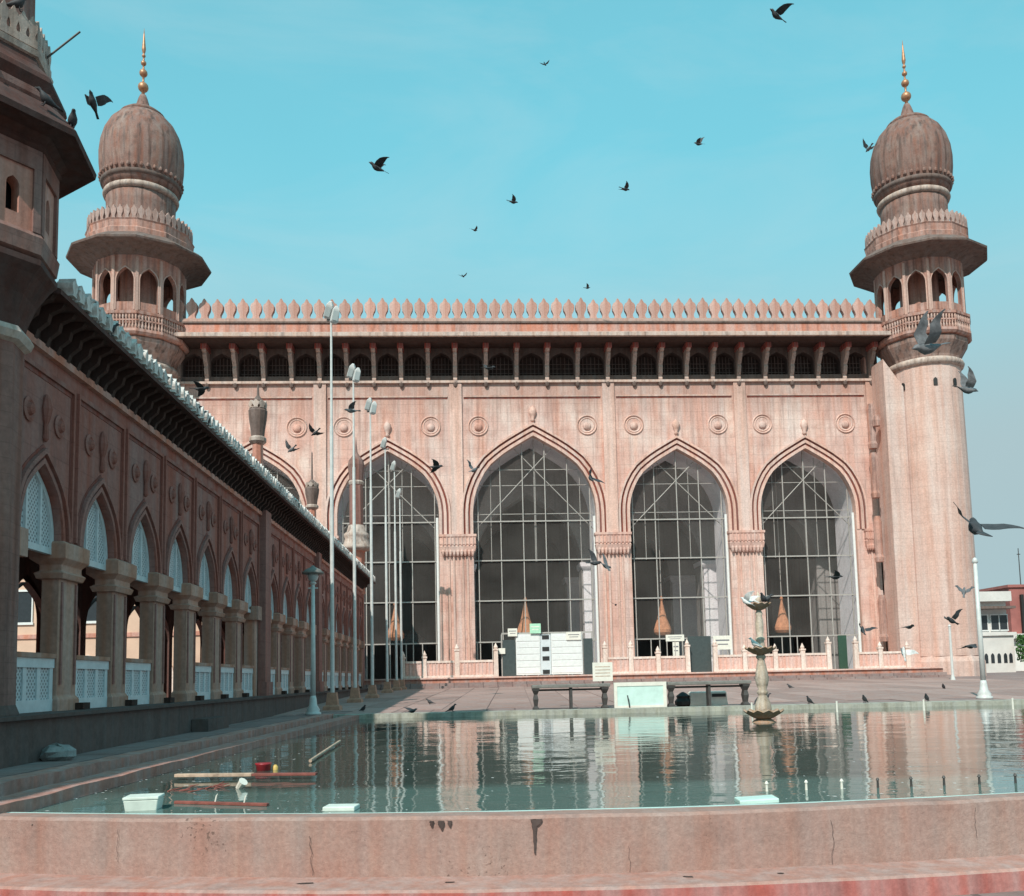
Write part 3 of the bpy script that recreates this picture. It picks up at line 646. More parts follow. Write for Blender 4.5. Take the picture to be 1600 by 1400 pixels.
# ---------------------------------------------------------------- corner minarets of the hall
def corner_minaret(u, v, label, flip):
    loc = hall.matrix_basis @ Vector((u, v, 0)) if False else Matrix.Translation((1.42,63.8,0)) @ Matrix.Rotation(HALL_RZ,4,'Z') @ Vector((u,v,0))
    t = empty('corner_minaret', loc, HALL_RZ, label, 'minaret', 'domed corner minarets of the hall')
    t.scale = (.975,)*3; t.location.z = .03
    n = 12; ph = PI/12
    MB().lathe([(2.72,.3),(2.72,1.5),(2.6,1.75),(2.5,1.9)], n, ph=ph).build('shaft_base', 'tower', t)
    MB().lathe([(2.50,1.9),(2.44,12),(2.38,22.1)], 24, ph=ph).build('shaft', 'tower', t)
    for a in (-PI/2-.2, -PI/2+.42, -PI/2-1.1, -PI/2+1.1):
        w = MB().prism_y([(x,z) for x,z in [(-.13,20.5)] + arch_pts(0,.13,20.85,.18) + [(.13,20.5)]], -2.46, -2.2); w.rot_z(a+PI/2); w.build('slit_window', 'black', t)
    MB().lathe([(2.36,22.02),(2.56,22.1),(2.64,22.3),(2.56,22.5),(2.36,22.56)], 48).build('ring_moulding', 'pale_ring', t, True)
    MB().lathe([(2.38,22.5),(2.46,22.75),(2.72,23.2),(2.96,23.6),(3.02,23.85),(2.95,23.95)], n, ph=ph).build('bowl', 'bowl_stone', t)
    MB().lathe([(2.9,23.96),(3.18,24.0),(3.3,24.15),(3.28,24.34),(2.7,24.35)], n, ph=ph).build('balcony_slab', 'tower_gallery', t)
    rail = MB().lathe([(3.1,25.34),(3.28,25.34),(3.3,25.52),(3.1,25.52)], n, ph=ph, cap=False); rl = rail.build('balcony_rail', 'tower_gallery', t)
    MB().lathe([(3.12,24.86),(3.25,24.86),(3.25,24.96),(3.12,24.96)], n, ph=ph, cap=False).build('balcony_mid_rail', 'tower_gallery', t)
    bal = MB()
    R = 3.18
    for f in range(n):
        a0, a1 = ph+2*PI*f/n, ph+2*PI*(f+1)/n
        for i in range(8):
            q = i/8; x = R*((1-q)*math.cos(a0)+q*math.cos(a1)); y = R*((1-q)*math.sin(a0)+q*math.sin(a1))
            bal.lathe([(.05,0),(.085,.15),(.045,.35),(.07,.51)], 5, (x,y,24.35), cap=False); bal.lathe([(.05,0),(.08,.17),(.05,.38)], 5, (x,y,24.96), cap=False)
    stuff(bal.build('balusters', 'facade_pale', rl))
    ap = 2.85; hw = ap*math.tan(PI/n)
    for f in range(n):
        mb = MB(); wall_arch(mb, -hw, hw, 24.36, 29.55, 0, .57, 27.7, .9, -ap, 25.7); wall_arch(mb, -hw*.92, hw*.92, 24.36, 29.55, 0, .57, 27.7, .9, -ap+.3, 25.7)
        reveal(mb, 0, .57, 25.7, 27.7, .9, -ap, -ap+.3, True); mb.rot_z(2*PI*f/n); wp = mb.build('gallery_wall', 'tower_gallery', t)
        mb = MB().box(-hw-.09, -hw+.09, -ap-.06, -ap+.1, 24.37, 29.3); mb.rot_z(2*PI*f/n); mb.build('gallery_post', 'facade_pale', t)
        mb = MB(); arch_band(mb, 0, .57, 25.7, 27.7, .9, 0, .08, -ap-.035, -ap); mb.rot_z(2*PI*f/n); mb.build('arch_trim', 'facade_pale', wp)
        mb = MB().box(-.57, .57, -ap+.02, -ap+.12, 25.72, 26.25); mb.rot_z(2*PI*f/n); mb.build('parapet_panel', 'tower_gallery', wp)
    MB().lathe([(2.6,29.5),(2.6,29.6)], n, ph=ph).build('gallery_ceiling', 'eave_weathered', t)
    MB().lathe([(1.3,24.36),(1.3,29.5)], 12).build('stair_core', 'tower_gallery', t)
    # deep polygonal eave on a curved soffit
    MB().lathe([(2.9,29.4),(3.02,29.5),(3.3,29.72),(3.8,29.93),(4.45,29.96),(4.66,29.9),(4.7,30.02),(4.4,30.26),(3.6,30.75),(3.0,30.8)], n, ph=ph).build('eave', 'eave_weathered', t)
    MB().lathe([(3.5,30.72),(3.56,31.1),(3.46,31.2),(3.5,31.62),(3.56,31.72),(3.1,31.74)], n, ph=ph).build('parapet_band', 'tower_gallery', t)
    mer = MB(); nm = 48
    for i in range(nm):
        a = 2*PI*(i+.5)/nm; st = len(mer.v)
        mer.prism_y([(x*.50, 31.73+z*.64) for x,z in MP], -3.42, -3.24); mer.rot_z(a, st)
    stuff(mer.build('parapet_merlons', 'merlon_weathered', t))
    MB().lathe([(3.1,31.7),(2.5,31.9),(2.34,32.1),(2.26,33.8),(2.3,34.45)], 32).build('neck', 'dome', t, True)
    MB().lathe([(2.28,34.5),(2.44,34.56),(2.5,34.72),(2.44,34.9),(2.34,34.96)], 48).build('neck_ring', 'pale_ring', t, True)
    pts = [(2.34,34.98),(2.52,35.35),(2.68,36.0),(2.78,36.9),(2.80,37.7),(2.72,38.5),(2.50,39.3),(2.15,40.0),(1.7,40.5),(1.2,40.85),(.8,41.0)]
    dm = MB().lathe(pts, 64).build('dome', 'dome', t, True)
    MB().lathe([(2.54,35.36),(2.63,35.42),(2.68,35.58),(2.62,35.66)], 64, cap=False).build('dome_band', 'eave_weathered', dm, True)
    lot = MB()
    for i in range(40):
        a = 2*PI*i/40; st = len(lot.v); lot.lathe([(.02,0),(.13,.10),(.14,.22),(.05,.36),(.01,.42)], 6, (2.66,0,35.72)); lot.rot_z(a, st)
    stuff(lot.build('lotus_petals', 'dome', dm))
    MB().lathe([(1.45,40.62),(1.5,40.8),(1.2,41.05),(.75,41.2),(.52,41.4),(.42,41.75),(.3,42.15),(.2,42.4)], 32).build('lotus_cap', 'dome', t, True)
    fi = [(.12,42.4)]
    for zc, r in ((43.0,.36),(44.05,.28),(44.8,.19),(45.35,.13)):
        for i in range(7):
            a = -PI/2+.3+(PI-.6)*i/6; fi.append((max(.05,r*math.cos(a)), zc+r*math.sin(a)))
        fi.append((.07, zc+r+.08))
    fi += [(.10,45.6),(.14,45.85),(.09,46.4),(.05,46.9),(.005,47.45)]
    MB().lathe(fi, 16).build('finial', 'gilt', t, True)
    sx = -1 if flip else 1
    if flip:
        bt = MB().prism_y([(-3.6,.3),(-2.25,.3),(-2.25,20.7),(-3.6,22.7)], -1.3, .6).build('buttress', 'tower', t)
        MB().lathe([(.25,0),(.3,.4),(.2,.8)], 8, (-4.15,-.9,18.0)).build('corbel_knob', 'tower_gallery', t)
        for z in (3.0, 8.5, 13.0, 16.5): MB().lathe([(.30,0),(.34,.3),(.26,.5),(.3,2.8),(.2,3.2)], 8, (-4.32,-.5,z)).build('engaged_column', 'tower_gallery', t)
    return t
corner_minaret(27.62, -1.0, 'domed pink corner minaret at the right end of the hall, nearest the far houses', True)
corner_minaret(-26.08, -1.0, 'domed corner minaret at the left end of the hall, rising behind the arcade roof', False)

# ================================================================== ARCADE ON THE LEFT
AB = math.atan(-.0372)
arc = empty('side_arcade', (-7.1, 0, 0), PI/2 - AB, 'shaded brown stone arcade with pointed arches and white lattice screens along the left', 'arcade')
arc.rotation_euler = (0, 0, PI/2 - AB)
arc.rotation_mode = 'XYZ'
arc.matrix_basis = Matrix.Translation((-7.1,0,0)) @ Matrix.Rotation(PI/2 - AB,4,'Z') @ Matrix.Translation((16,0,0)) @ Matrix.Rotation(.003,4,'Y') @ Matrix.Translation((-16,0,0))
# local: x along the arcade (away from camera), y into the building, z up
APZ = .72; AST = 2.36; S0 = 14.1
secA = [S0 + AST*i for i in range(8)]               # bay boundaries (pier centres)
secB = [secA[-1] + .95 + AST*i for i in range(5)]
secC = [secB[-1] + .95 + AST*i for i in range(8)]
AW = .77; AZS = 3.62; AH = 1.22; AWT = 6.75
SEND = secC[-1]+.6
wallf = MB(); wallb = MB(); rearf = MB()
bays = []
for sec in (secA, secB, secC):
    for a, b in zip(sec, sec[1:]): bays.append((a,b))
for a, b in bays:
    c = (a+b)/2
    wall_arch(wallf, a, b, 3.4, AWT, c, AW, AZS, AH, 0); wall_arch(wallb, a, b, 3.4, AWT, c, AW, AZS, AH, .36)
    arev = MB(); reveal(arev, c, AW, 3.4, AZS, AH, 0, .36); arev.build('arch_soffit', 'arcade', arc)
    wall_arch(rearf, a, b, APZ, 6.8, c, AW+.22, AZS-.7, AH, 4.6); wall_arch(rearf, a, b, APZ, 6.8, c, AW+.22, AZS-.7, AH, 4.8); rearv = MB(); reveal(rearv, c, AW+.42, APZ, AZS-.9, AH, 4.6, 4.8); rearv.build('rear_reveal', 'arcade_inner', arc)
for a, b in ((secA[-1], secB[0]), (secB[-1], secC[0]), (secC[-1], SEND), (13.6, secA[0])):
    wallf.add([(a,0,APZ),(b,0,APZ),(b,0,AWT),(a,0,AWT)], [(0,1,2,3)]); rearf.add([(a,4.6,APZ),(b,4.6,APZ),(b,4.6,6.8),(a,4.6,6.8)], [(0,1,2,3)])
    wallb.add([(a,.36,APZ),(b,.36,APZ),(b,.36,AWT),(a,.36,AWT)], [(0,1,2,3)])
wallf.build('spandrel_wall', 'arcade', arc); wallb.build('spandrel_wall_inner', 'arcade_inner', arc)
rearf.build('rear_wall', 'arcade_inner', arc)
MB().box(13.6, SEND, .0, 5.0, AWT-.05, 7.25).build('roof', 'arcade_inner', arc)
MB().box(12.0, SEND, -.62, 5.2, -.6, APZ).build('plinth', 'plinth', arc)
MB().box(12.0, SEND, -.70, -.0, APZ+.004, APZ+.06).build('plinth_edge', 'plinth', arc)
MB().box(SEND, SEND+.4, 0.02, 5.0, APZ, 7.25).build('end_wall', 'arcade', arc)
MB().box(13.2, 13.6, 0.02, 5.0, APZ, 7.25).build('end_wall', 'arcade', arc)
MB().box(secA[3]+.3, secA[4]-.3, -1.0, -.63, -.3, .4).build('entrance_step', 'plinth', arc)
# piers
pier_pos = secA[1:-1] + secB[1:-1] + secC[1:-1]
pw = AST/2-AW                                        # half width of pier
pproto = None
def pier_mesh(): return MB().rect_loft([(0,-pw-.02,pw+.02,-.02,.36),(.25,-pw-.02,pw+.02,-.02,.36),(.32,-pw+.03,pw-.03,.03,.33),(2.32,-pw+.03,pw-.03,.03,.33)])
def cap_mesh(): return MB().rect_loft([(2.30,-pw-.02,pw+.02,-.04,.40),(2.40,-pw-.05,pw+.05,-.08,.44),(2.44,-pw,pw,-.02,.36),(2.54,-pw,pw,-.02,.36),(2.64,-pw-.09,pw+.09,-.12,.50),(2.90,-pw-.1,pw+.1,-.12,.50),(2.94,-pw-.05,pw+.05,-.05,.46)])
for i, s in enumerate(pier_pos):
    if pproto is None:
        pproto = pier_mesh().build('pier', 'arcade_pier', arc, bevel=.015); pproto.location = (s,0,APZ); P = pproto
        cproto = cap_mesh().build('capital', 'arcade_pier', P, bevel=.012)
        rproto = MB().box(-pw+.1,-pw+.16,.0,.03,.5,2.25).box(pw-.16,pw-.1,.0,.03,.5,2.25).build('pier_rib', 'arcade', P)
        fproto = MB().box(-.15+pw,.15+pw,-.16,.0,.065,.18).build('foot_block', 'arcade_dark', P)
    else:
        P = inst(pproto, 'pier', arc, (s,0,APZ)); inst(cproto, 'capital', P); inst(rproto, 'pier_rib', P); inst(fproto, 'foot_block', P)
for q, s in ((secA[0],1),(secA[-1],-1),(secB[0],1),(secB[-1],-1),(secC[0],1),(secC[-1],-1)):    # half piers at the section ends
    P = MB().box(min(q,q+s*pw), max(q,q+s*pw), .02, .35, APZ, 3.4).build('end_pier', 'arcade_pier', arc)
    MB().box(min(q,q+s*(pw+.1)), max(q,q+s*(pw+.1)), -.12, .5, 3.2, 3.64).build('capital', 'arcade_pier', P)
# lattice screens, upper pointed and lower
up0_ = None
for i, (a, b) in enumerate(bays):
    c = (a+b)/2
    if up0_ is None:
        pts = [(x,z) for x,z in arch_pts(0, AW-.01, AZS, AH-.01)]; pts = [(-AW+.01,3.5)] + pts + [(AW-.01,3.5)]
        U = MB().prism_y(pts, .16, .20).build('upper_screen', 'lattice_infill', arc)
        fr = MB(); arch_band(fr, 0, AW-.10, 3.5, AZS, AH-.12, 0, .09, .12, .2); fr.box(-AW+.02, AW-.02, .12, .21, 3.42, 3.53)
        for x in (-.25, .25): fr.box(x-.028, x+.028, .115, .16, 3.53, AZS+AH*.76)
        F_ = fr.build('screen_frame', 'white_lattice', U); up0_ = (U, F_); U.location = (c,0,0)
    else:
        U = inst(up0_[0], 'upper_screen', arc, (c,0,0)); inst(up0_[1], 'screen_frame', U)
lo0 = None
for i, (a, b) in enumerate(bays):
    if i in (3, 9): continue
    c = (a+b)/2
    if lo0 is None:
        Lw = MB().box(-AW+.0, AW-.0, .10, .15, APZ+.07, 1.6).build('lower_screen', 'lattice_infill', arc); Lw.location = (c,0,0)
        fr = MB(); fr.box(-AW, AW, .06, .17, 1.50, 1.66); fr.box(-AW, AW, .07, .16, APZ+.062, APZ+.26)
        for x in (-AW+.08, -.24, .24, AW-.08): fr.box(x-.06, x+.06, .075, .155, APZ+.26, 1.5)
        F_ = fr.build('screen_frame', 'white_lattice', Lw); lo0 = (Lw, F_)
        C__ = MB().box(-AW, AW, .03, .5, 1.662, 1.74).build('screen_coping', 'arcade_pier', Lw)
    else:
        Lw = inst(lo0[0], 'lower_screen', arc, (c,0,0)); inst(lo0[1], 'screen_frame', Lw); inst(C__, 'screen_coping', Lw)
# mouldings, panels, medallions of each bay
pr = {}
def rep(key, name, mat, builder, loc, parent=None, smooth=False):
    if key not in pr: pr[key] = builder().build(name, mat, parent or arc, smooth); o = pr[key]
    else: o = inst(pr[key], name, parent or arc)
    o.location = loc; return o
def b_m1():
    m = MB(); arch_band(m, 0, AW, 3.66, AZS, AH, .0, .08, -.04, 0); arch_band(m, 0, AW, 3.66, AZS, AH, .15, .23, -.07, 0); return m
def b_g1():
    m = MB(); arch_band(m, 0, AW, 3.66, AZS, AH, .085, .145, -.012, 0); arch_band(m, 0, AW, 3.66, AZS, AH, .235, .29, -.012, 0); return m
def b_fr():
    m = MB(); h = AST/2; m.box(-h+.08,h-.08,-.05,0,6.32,6.40); m.box(-h+.08,-h+.13,-.05,0,3.7,6.32); m.box(h-.13,h-.08,-.05,0,3.7,6.32); return m
def b_fg():
    m = MB(); h = AST/2; m.box(-h+.135,h-.135,-.012,0,6.24,6.315); m.box(-h+.135,-h+.175,-.012,0,3.7,6.24); m.box(h-.175,h-.135,-.012,0,3.7,6.24); return m
def b_med():
    m = MB().lathe([(.19,0),(.2,.03),(.15,.05),(.11,.03),(.08,.08),(.03,.1)], 16); m.v = [(x,-z,y) for x,y,z in m.v]; return m
def b_bud(): return MB().lathe([(.02,0),(.05,.05),(.035,.3),(.07,.4),(.10,.55),(.06,.72),(.02,.8)], 8, (0,-.04,0))
for a, b in bays:
    c = (a+b)/2
    rep('m1','arch_moulding','arcade',b_m1,(c,0,0)); rep('g1','arch_groove','groove_red',b_g1,(c,0,0))
    rep('fr','panel_frame','arcade',b_fr,(c,0,0)); rep('fg','panel_groove','groove_red',b_fg,(c,0,0))
    for sg in (-.55,.55): rep('med','medallion','arcade',b_med,(c+sg,0,5.6))
    rep('bud','lotus_bud','arcade',b_bud,(c,0,5.2))
for q in (secA[-1], secB[-1]):
    MB().box(q+.08, q+.87, -.22, .0, APZ, 6.85).build('buttress', 'arcade', arc)
    MB().box(q+.0, q+.95, -.28, -.0, APZ, APZ+.5).build('buttress_base', 'arcade', arc)
# cornice, brackets and eave
MB().box(13.6, SEND+.2, -.10, -.0, 6.65, 6.78).build('wall_cornice', 'cornice_red', arc)
def b_br(): return MB().prism_x([(0,6.74),(-.10,6.75),(-.15,6.88),(-.30,7.0),(-.33,7.13),(-.52,7.22),(-.56,7.3),(0,7.3)], -.055, .055)
ns = int((SEND-14.3)/.40)
for i in range(ns): rep('br','bracket','arcade_dark',b_br,(14.3+i*.40,0,0))
MB().box(13.6, SEND, -.02, -.0, 6.785, 7.3).build('frieze', 'arcade_dark', arc)
MB().prism_x([(.2,7.305),(-.56,7.305),(-.70,7.27),(-.70,7.35),(-.56,7.42),(.2,7.48)], 14.2, SEND+.3).build('eave', 'minaret_eave', arc)
MB().box(13.6, SEND, -.2, .15, 7.49, 7.62).build('parapet', 'arcade', arc)
def b_am(): return MB().prism_y([(x*.24,z*.21) for x,z in MP], -.13, .13)
nmer = 150
for i in range(nmer):
    s = 14.6 + (SEND-14.8)*i/(nmer-1)
    o = rep('am','merlon','eave_white',b_am,(s,-.62,7.385)); o.rotation_euler = (random.uniform(-.08,.08),0,random.uniform(-.2,.2))

# ---------------------------------------------------------------- octagonal minaret at the near end of the arcade
def near_minaret():
    t = empty('octagonal_minaret', (-7.84, 13.5, .42), .19, 'weathered octagonal stone minaret at the near left corner, cut by the frame', 'minaret')
    t.scale = (.865,)*3
    n = 8; ph = PI/8
    MB().lathe([(.86,-.3),(.86,.45),(.84,.5),(.80,.6)], n, ph=ph).build('shaft_base', 'plinth', t)
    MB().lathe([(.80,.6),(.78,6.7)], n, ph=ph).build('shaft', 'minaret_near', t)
    MB().lathe([(.76,6.66),(.88,6.72),(.93,6.84),(.86,6.95),(.76,6.98)], n, ph=ph).build('ring_moulding', 'pale_ring', t)
    MB().lathe([(.78,6.97),(.82,7.15),(.95,7.5),(1.15,7.82),(1.27,7.95),(1.27,8.05),(1.15,8.1)], n, ph=ph).build('bowl', 'minaret_eave', t)
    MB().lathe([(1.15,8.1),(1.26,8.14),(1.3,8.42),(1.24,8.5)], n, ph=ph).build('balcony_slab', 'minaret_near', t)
    ap = 1.12; hw = ap*math.tan(PI/8)
    for f in range(n):
        mb = MB(); wall_arch(mb, -hw, hw, 8.5, 10.0, 0, .11, 9.2, .16, -ap, 8.75); reveal(mb, 0, .11, 8.75, 9.2, .16, -ap, -ap+.25, True); mb.rot_z(f*PI/4); w = mb.build('gallery_wall', 'cornice_red', t)
        mb = MB().box(-hw-.0, -hw+.13, -ap-.05, -ap, 8.5, 9.95); mb.box(hw-.13, hw, -ap-.05, -ap, 8.5, 9.95); mb.box(-hw+.13, hw-.13, -ap-.05, -ap, 9.6, 9.95); mb.rot_z(f*PI/4); mb.build('gallery_frame', 'minaret_near', w)
    MB().lathe([(.75,8.5),(.75,10)], n, ph=ph).build('gallery_core', 'black', t)
    MB().lathe([(1.2,9.93),(1.3,10.02),(1.28,10.1),(1.4,10.2),(1.75,10.2),(1.86,10.16),(1.88,10.26),(1.55,10.62),(1.28,10.85),(1.1,10.9)], n, ph=ph).build('eave', 'minaret_eave', t)
    MB().lathe([(1.3,10.78),(1.36,10.86),(1.36,10.98),(1.2,11.02)], n, ph=ph).build('eave_ledge', 'minaret_near', t)
    MB().lathe([(1.25,11.0),(1.36,11.2),(1.34,11.3),(1.1,11.55),(1.05,11.7)], n, ph=ph).build('upper_bowl', 'minaret_eave', t)
    MB().lathe([(1.0,11.68),(1.1,11.72),(1.12,11.82),(1.0,11.86)], n, ph=ph).build('upper_ring', 'pale_ring', t)
    bal = MB(); hw2 = 1.0*math.tan(PI/8)
    for f in range(n):
        st = len(bal.v)
        bal.box(-hw2, hw2, -1.0, -.93, 11.86, 12.0)
        for i in range(5): bal.prism_y([(x*.22-hw2+.083+i*2*hw2/5, 12.0+z*.30) for x,z in MP], -.99, -.94)
        bal.rot_z(f*PI/4, st)
    stuff(bal.build('upper_balustrade', 'pale_ring', t))
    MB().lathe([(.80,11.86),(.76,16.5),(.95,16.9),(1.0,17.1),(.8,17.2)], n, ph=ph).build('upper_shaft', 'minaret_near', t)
    MB().lathe([(.8,17.2),(1.0,17.6),(1.08,18.1),(.9,18.9),(.45,19.4),(.1,19.6),(.06,20.4),(.01,21)], 24).build('dome', 'dome', t, True)
    MB().tube((.9,.15,12.0), (1.55,.1,12.62), .018).build('bracket_rod', 'bench_iron', t)
near_minaret()

blk = empty('corner_block', (-8.6, 12.2, 0), -.02, 'plain stone corner block beside the near minaret, left of the picture', 'building')
MB().box(-7,0,-34,0,-.8,9.3).build('wall', 'arcade', blk); MB().box(-7.3,.3,-34.3,.3,9.3,9.6).build('roof_edge', 'minaret_eave', blk)
# ---------------------------------------------------------------- pinnacles on the arcade roof
def arc_point(s, y, z): return arc.matrix_basis @ Vector((s, y, z))
def pinnacle(s, k, h, label, spire):
    p = arc_point(s, .15, 7.35)
    t = empty('roof_pinnacle', p, 0, label, 'pinnacle', 'stone pinnacles on the arcade roof')
    MB().lathe([(.3*k,0),(.32*k,.15*h),(.22*k,.25*h)], 8).build('base', 'minaret_near', t)
    MB().lathe([(.20*k,.2*h),(.18*k,1.7*h)], 8).build('shaft', 'cornice_red', t)
    MB().lathe([(.2*k,1.66*h),(.29*k,1.74*h),(.29*k,1.84*h),(.22*k,1.9*h)], 12).build('ring', 'pale_ring', t)
    MB().lathe([(.22*k,1.88*h),(.24*k,2.1*h),(.3*k,2.45*h),(.32*k,2.7*h),(.27*k,2.78*h)], 12).build('bulb', 'eave_weathered', t)
    cr = MB()
    for i in range(8):
        st = len(cr.v); cr.prism_y([(x*.30*k, 2.78*h+z*.17*h) for x,z in MP], -.28*k, -.2*k); cr.rot_z(i*PI/4, st)
    cr.build('crown', 'pale_ring', t)
    MB().lathe([(.2*k,2.75*h),(.16*k,3.05*h),(.05*k,3.2*h),(.03*k,3.3*h+spire),(.005,3.4*h+spire)], 10).build('cap', 'eave_weathered', t)
pinnacle(secA[-1]+.47, 1.0, 1.08, 'dark capped stone pinnacle on the arcade roof, largest and nearest of the slim pair', .2)
pinnacle(secB[-1]+.47, 1.0, .88, 'slim stone pinnacle with tall thin spike on the arcade roof behind the first mast', 1.1)
def end_turret():
    p = arc_point(SEND-1.0, .3, 6.5)
    t = empty('end_turret', p, 0, 'red stone turret with bell shaped base where the arcade meets the hall', 'turret')
    MB().lathe([(.5,0),(.5,2.6),(.62,2.75)], 8).build('lower_shaft', 'cornice_red', t)
    MB().lathe([(.62,2.7),(.95,2.8),(.98,2.95),(.8,3.15),(.72,3.5),(.78,3.6),(.78,3.75),(.6,3.9),(.5,4.3)], 16).build('bell_base', 'pale_ring', t, True)
    MB().lathe([(.44,4.2),(.42,6.9)], 8).build('shaft', 'minaret_near', t)
    MB().lathe([(.44,6.85),(.5,7.0),(.44,7.1)], 12).build('ring', 'pale_ring', t)
    MB().lathe([(.42,7.05),(.46,7.5),(.52,8.1),(.46,8.4),(.3,8.6),(.1,8.9),(.05,9.4),(.01,9.9)], 12).build('bulb', 'minaret_near', t)
end_turret()

# ================================================================== POLES, LAMPS
def mast(i, x, d, top, label, base=True, head=1):
    z0 = court_z(d)
    t = empty('floodlight_mast', (x, d, z0), 0, label, 'mast', 'white floodlight masts in a row beside the arcade')
    MB().rect_loft([(0,-.30,.30,-.30,.30),(.14,-.28,.28,-.28,.28),(.2,-.2,.2,-.2,.2),(.62,-.15,.15,-.15,.15)]).build('base_block', 'pole_base', t)
    h = top - z0
    MB().tube((0,0,.6), (0,0,h*.72), .075, .062, 10).build('pole', 'pole_white', t); MB().tube((0,0,h*.72), (0,0,h), .045, .036, 10).build('upper_pole', 'pole_white', t)
    MB().box(-.16,.22,-.03,.03,h-.05,h+.01).build('cross_arm', 'bench_iron', t)
    for k in range(head):
        m = MB().rect_loft([(-.30,-.08,.08,-.07,.07),(-.24,-.14,.14,-.11,.11),(.2,-.12,.12,-.10,.10),(.34,-.04,.04,-.05,.05)])
        hd = m.build('floodlight_head', 'pole_white', t, bevel=.02); hd.location = (-.06+.24*k, -.1-.1*k, h+.3-.22*k); hd.rotation_euler = (.45 if k == 0 else .2, .35-.2*k, .4*k)
        MB().box(-.1,.1,-.135,-.12,-.2,.14).build('lens', 'lamp_glass', hd)
MASTS = [(-6.3,33,14.1),(-6.6,39.5,14.0),(-6.6,44.3,13.95),(-6.93,52,14.0),(-6.98,56.5,13.7),(-6.85,58,12.3)]
ML = ['tallest looking white floodlight mast, nearest of the row beside the arcade','second white floodlight mast from the pool in the row by the arcade','third white floodlight mast from the pool, over the left edge of an arch','fourth white floodlight mast from the pool, before the glazed left arch','fifth white floodlight mast from the pool, before the glazed left arch','shortest and farthest white floodlight mast of the row by the arcade']
for i, (x, d, tp) in enumerate(MASTS): mast(i, x, d, tp, ML[i], head=2 if i < 3 else 1)
def lamp_post(x, d, h, label, globe):
    t = empty('lamp_post', (x, d, court_z(d)), 0, label, 'lamp post', 'pale lamp posts by the pool')
    MB().lathe([(.26,0),(.26,.06),(.2,.1),(.22,.16),(.13,.3),(.11,.5),(.08,.62)], 16).build('base', 'pole_white', t, True)
    MB().lathe([(.085,.6),(.075,h*.5),(.06,h)], 12).build('pole', 'pole_white', t, True)
    if globe:
        MB().lathe([(.06,h),(.12,h+.06),(.05,h+.12)], 12).build('collar', 'pole_white', t, True)
        g = MB().lathe([(.05,0),(.14,.06),(.18,.18),(.15,.28),(.08,.32)], 16, (0,0,h+.1)).build('globe', 'lamp_glass', t, True)
        MB().lathe([(.34,.26),(.36,.29),(.24,.40),(.08,.48),(.02,.54)], 18, (0,0,h+.1)).build('cap', 'bench_slab', g, True)
        MB().box(-.16,.16,-.02,.02,h-.12,h-.08).build('arm', 'pole_white', t)
    else:
        MB().lathe([(.06,h),(.1,h+.04),(.07,h+.16),(.02,h+.2)], 12).build('cap', 'pole_white', t, True)
lamp_post(-6.42, 30.4, 4.15, 'pale lamp post with a round shade at the left far corner of the pool', True)
lamp_post(15.35, 31.2, 4.45, 'plain white lamp post at the right far edge of the pool', False)
t = empty('thin_post', (24.4, 53, court_z(53)), 0, 'thin white post before the right corner minaret with a pigeon above', 'post')
MB().lathe([(.14,0),(.12,.1),(.07,.3),(.06,2.95)], 10).build('pole', 'pole_white', t); MB().lathe([(.06,2.95),(.09,3.0),(.02,3.1)], 10).build('cap', 'pole_white', t)

# ================================================================== FOUNTAIN
def fountain():
    t = empty('tiered_fountain', (5.8, 22.3, 0), 0, 'cream stone tiered fountain with scalloped bowls standing in the pool', 'fountain')
    def bowl(z, r, h, name):
        m = MB(); n = 48; rings = []
        for (k, dz) in ((.22,-h),(.5,-h*.8),(.82,-h*.35),(1.0,0),(.94,.02),(.7,-h*.25),(.3,-h*.4)):
            rings.append([((r*k*(1+.05*math.cos(12*2*PI*i/n)*k**4))*math.cos(2*PI*i/n), (r*k*(1+.05*math.cos(12*2*PI*i/n)*k**4))*math.sin(2*PI*i/n), z+dz+(.06*r*math.cos(12*2*PI*i/n) if k > .9 else 0)) for i in range(n+1)])
        for a, b in zip(rings, rings[1:]): m.strip(a, b)
        return m.build(name, 'fountain_bowl', t, True)
    MB().lathe([(.3,-.5),(.3,-.02),(.22,.05),(.16,.08)], 16).build('foot', 'fountain_bowl', t, True)
    bowl(.26, .46, .2, 'lower_bowl')
    MB().lathe([(.12,.1),(.19,.3),(.17,.45),(.10,.60),(.10,.64),(.13,.67),(.13,.71),(.09,.75),(.13,.86),(.16,1.0),(.13,1.2),(.09,1.40),(.08,1.46),(.11,1.49),(.11,1.54),(.07,1.58)], 20).build('stem', 'marble', t, True)
    bowl(1.72, .36, .16, 'middle_bowl')
    MB().lathe([(.07,1.6),(.11,1.75),(.09,1.88),(.11,1.92),(.11,1.96),(.07,2.0),(.09,2.15),(.095,2.3),(.065,2.48),(.085,2.53),(.05,2.62)], 18).build('upper_stem', 'marble', t, True)
    bowl(2.76, .29, .15, 'top_bowl')
    MB().lathe([(.04,2.62),(.05,2.8),(.09,2.88),(.04,2.96),(.01,3.05)], 12).build('spout', 'marble', t, True)
fountain()

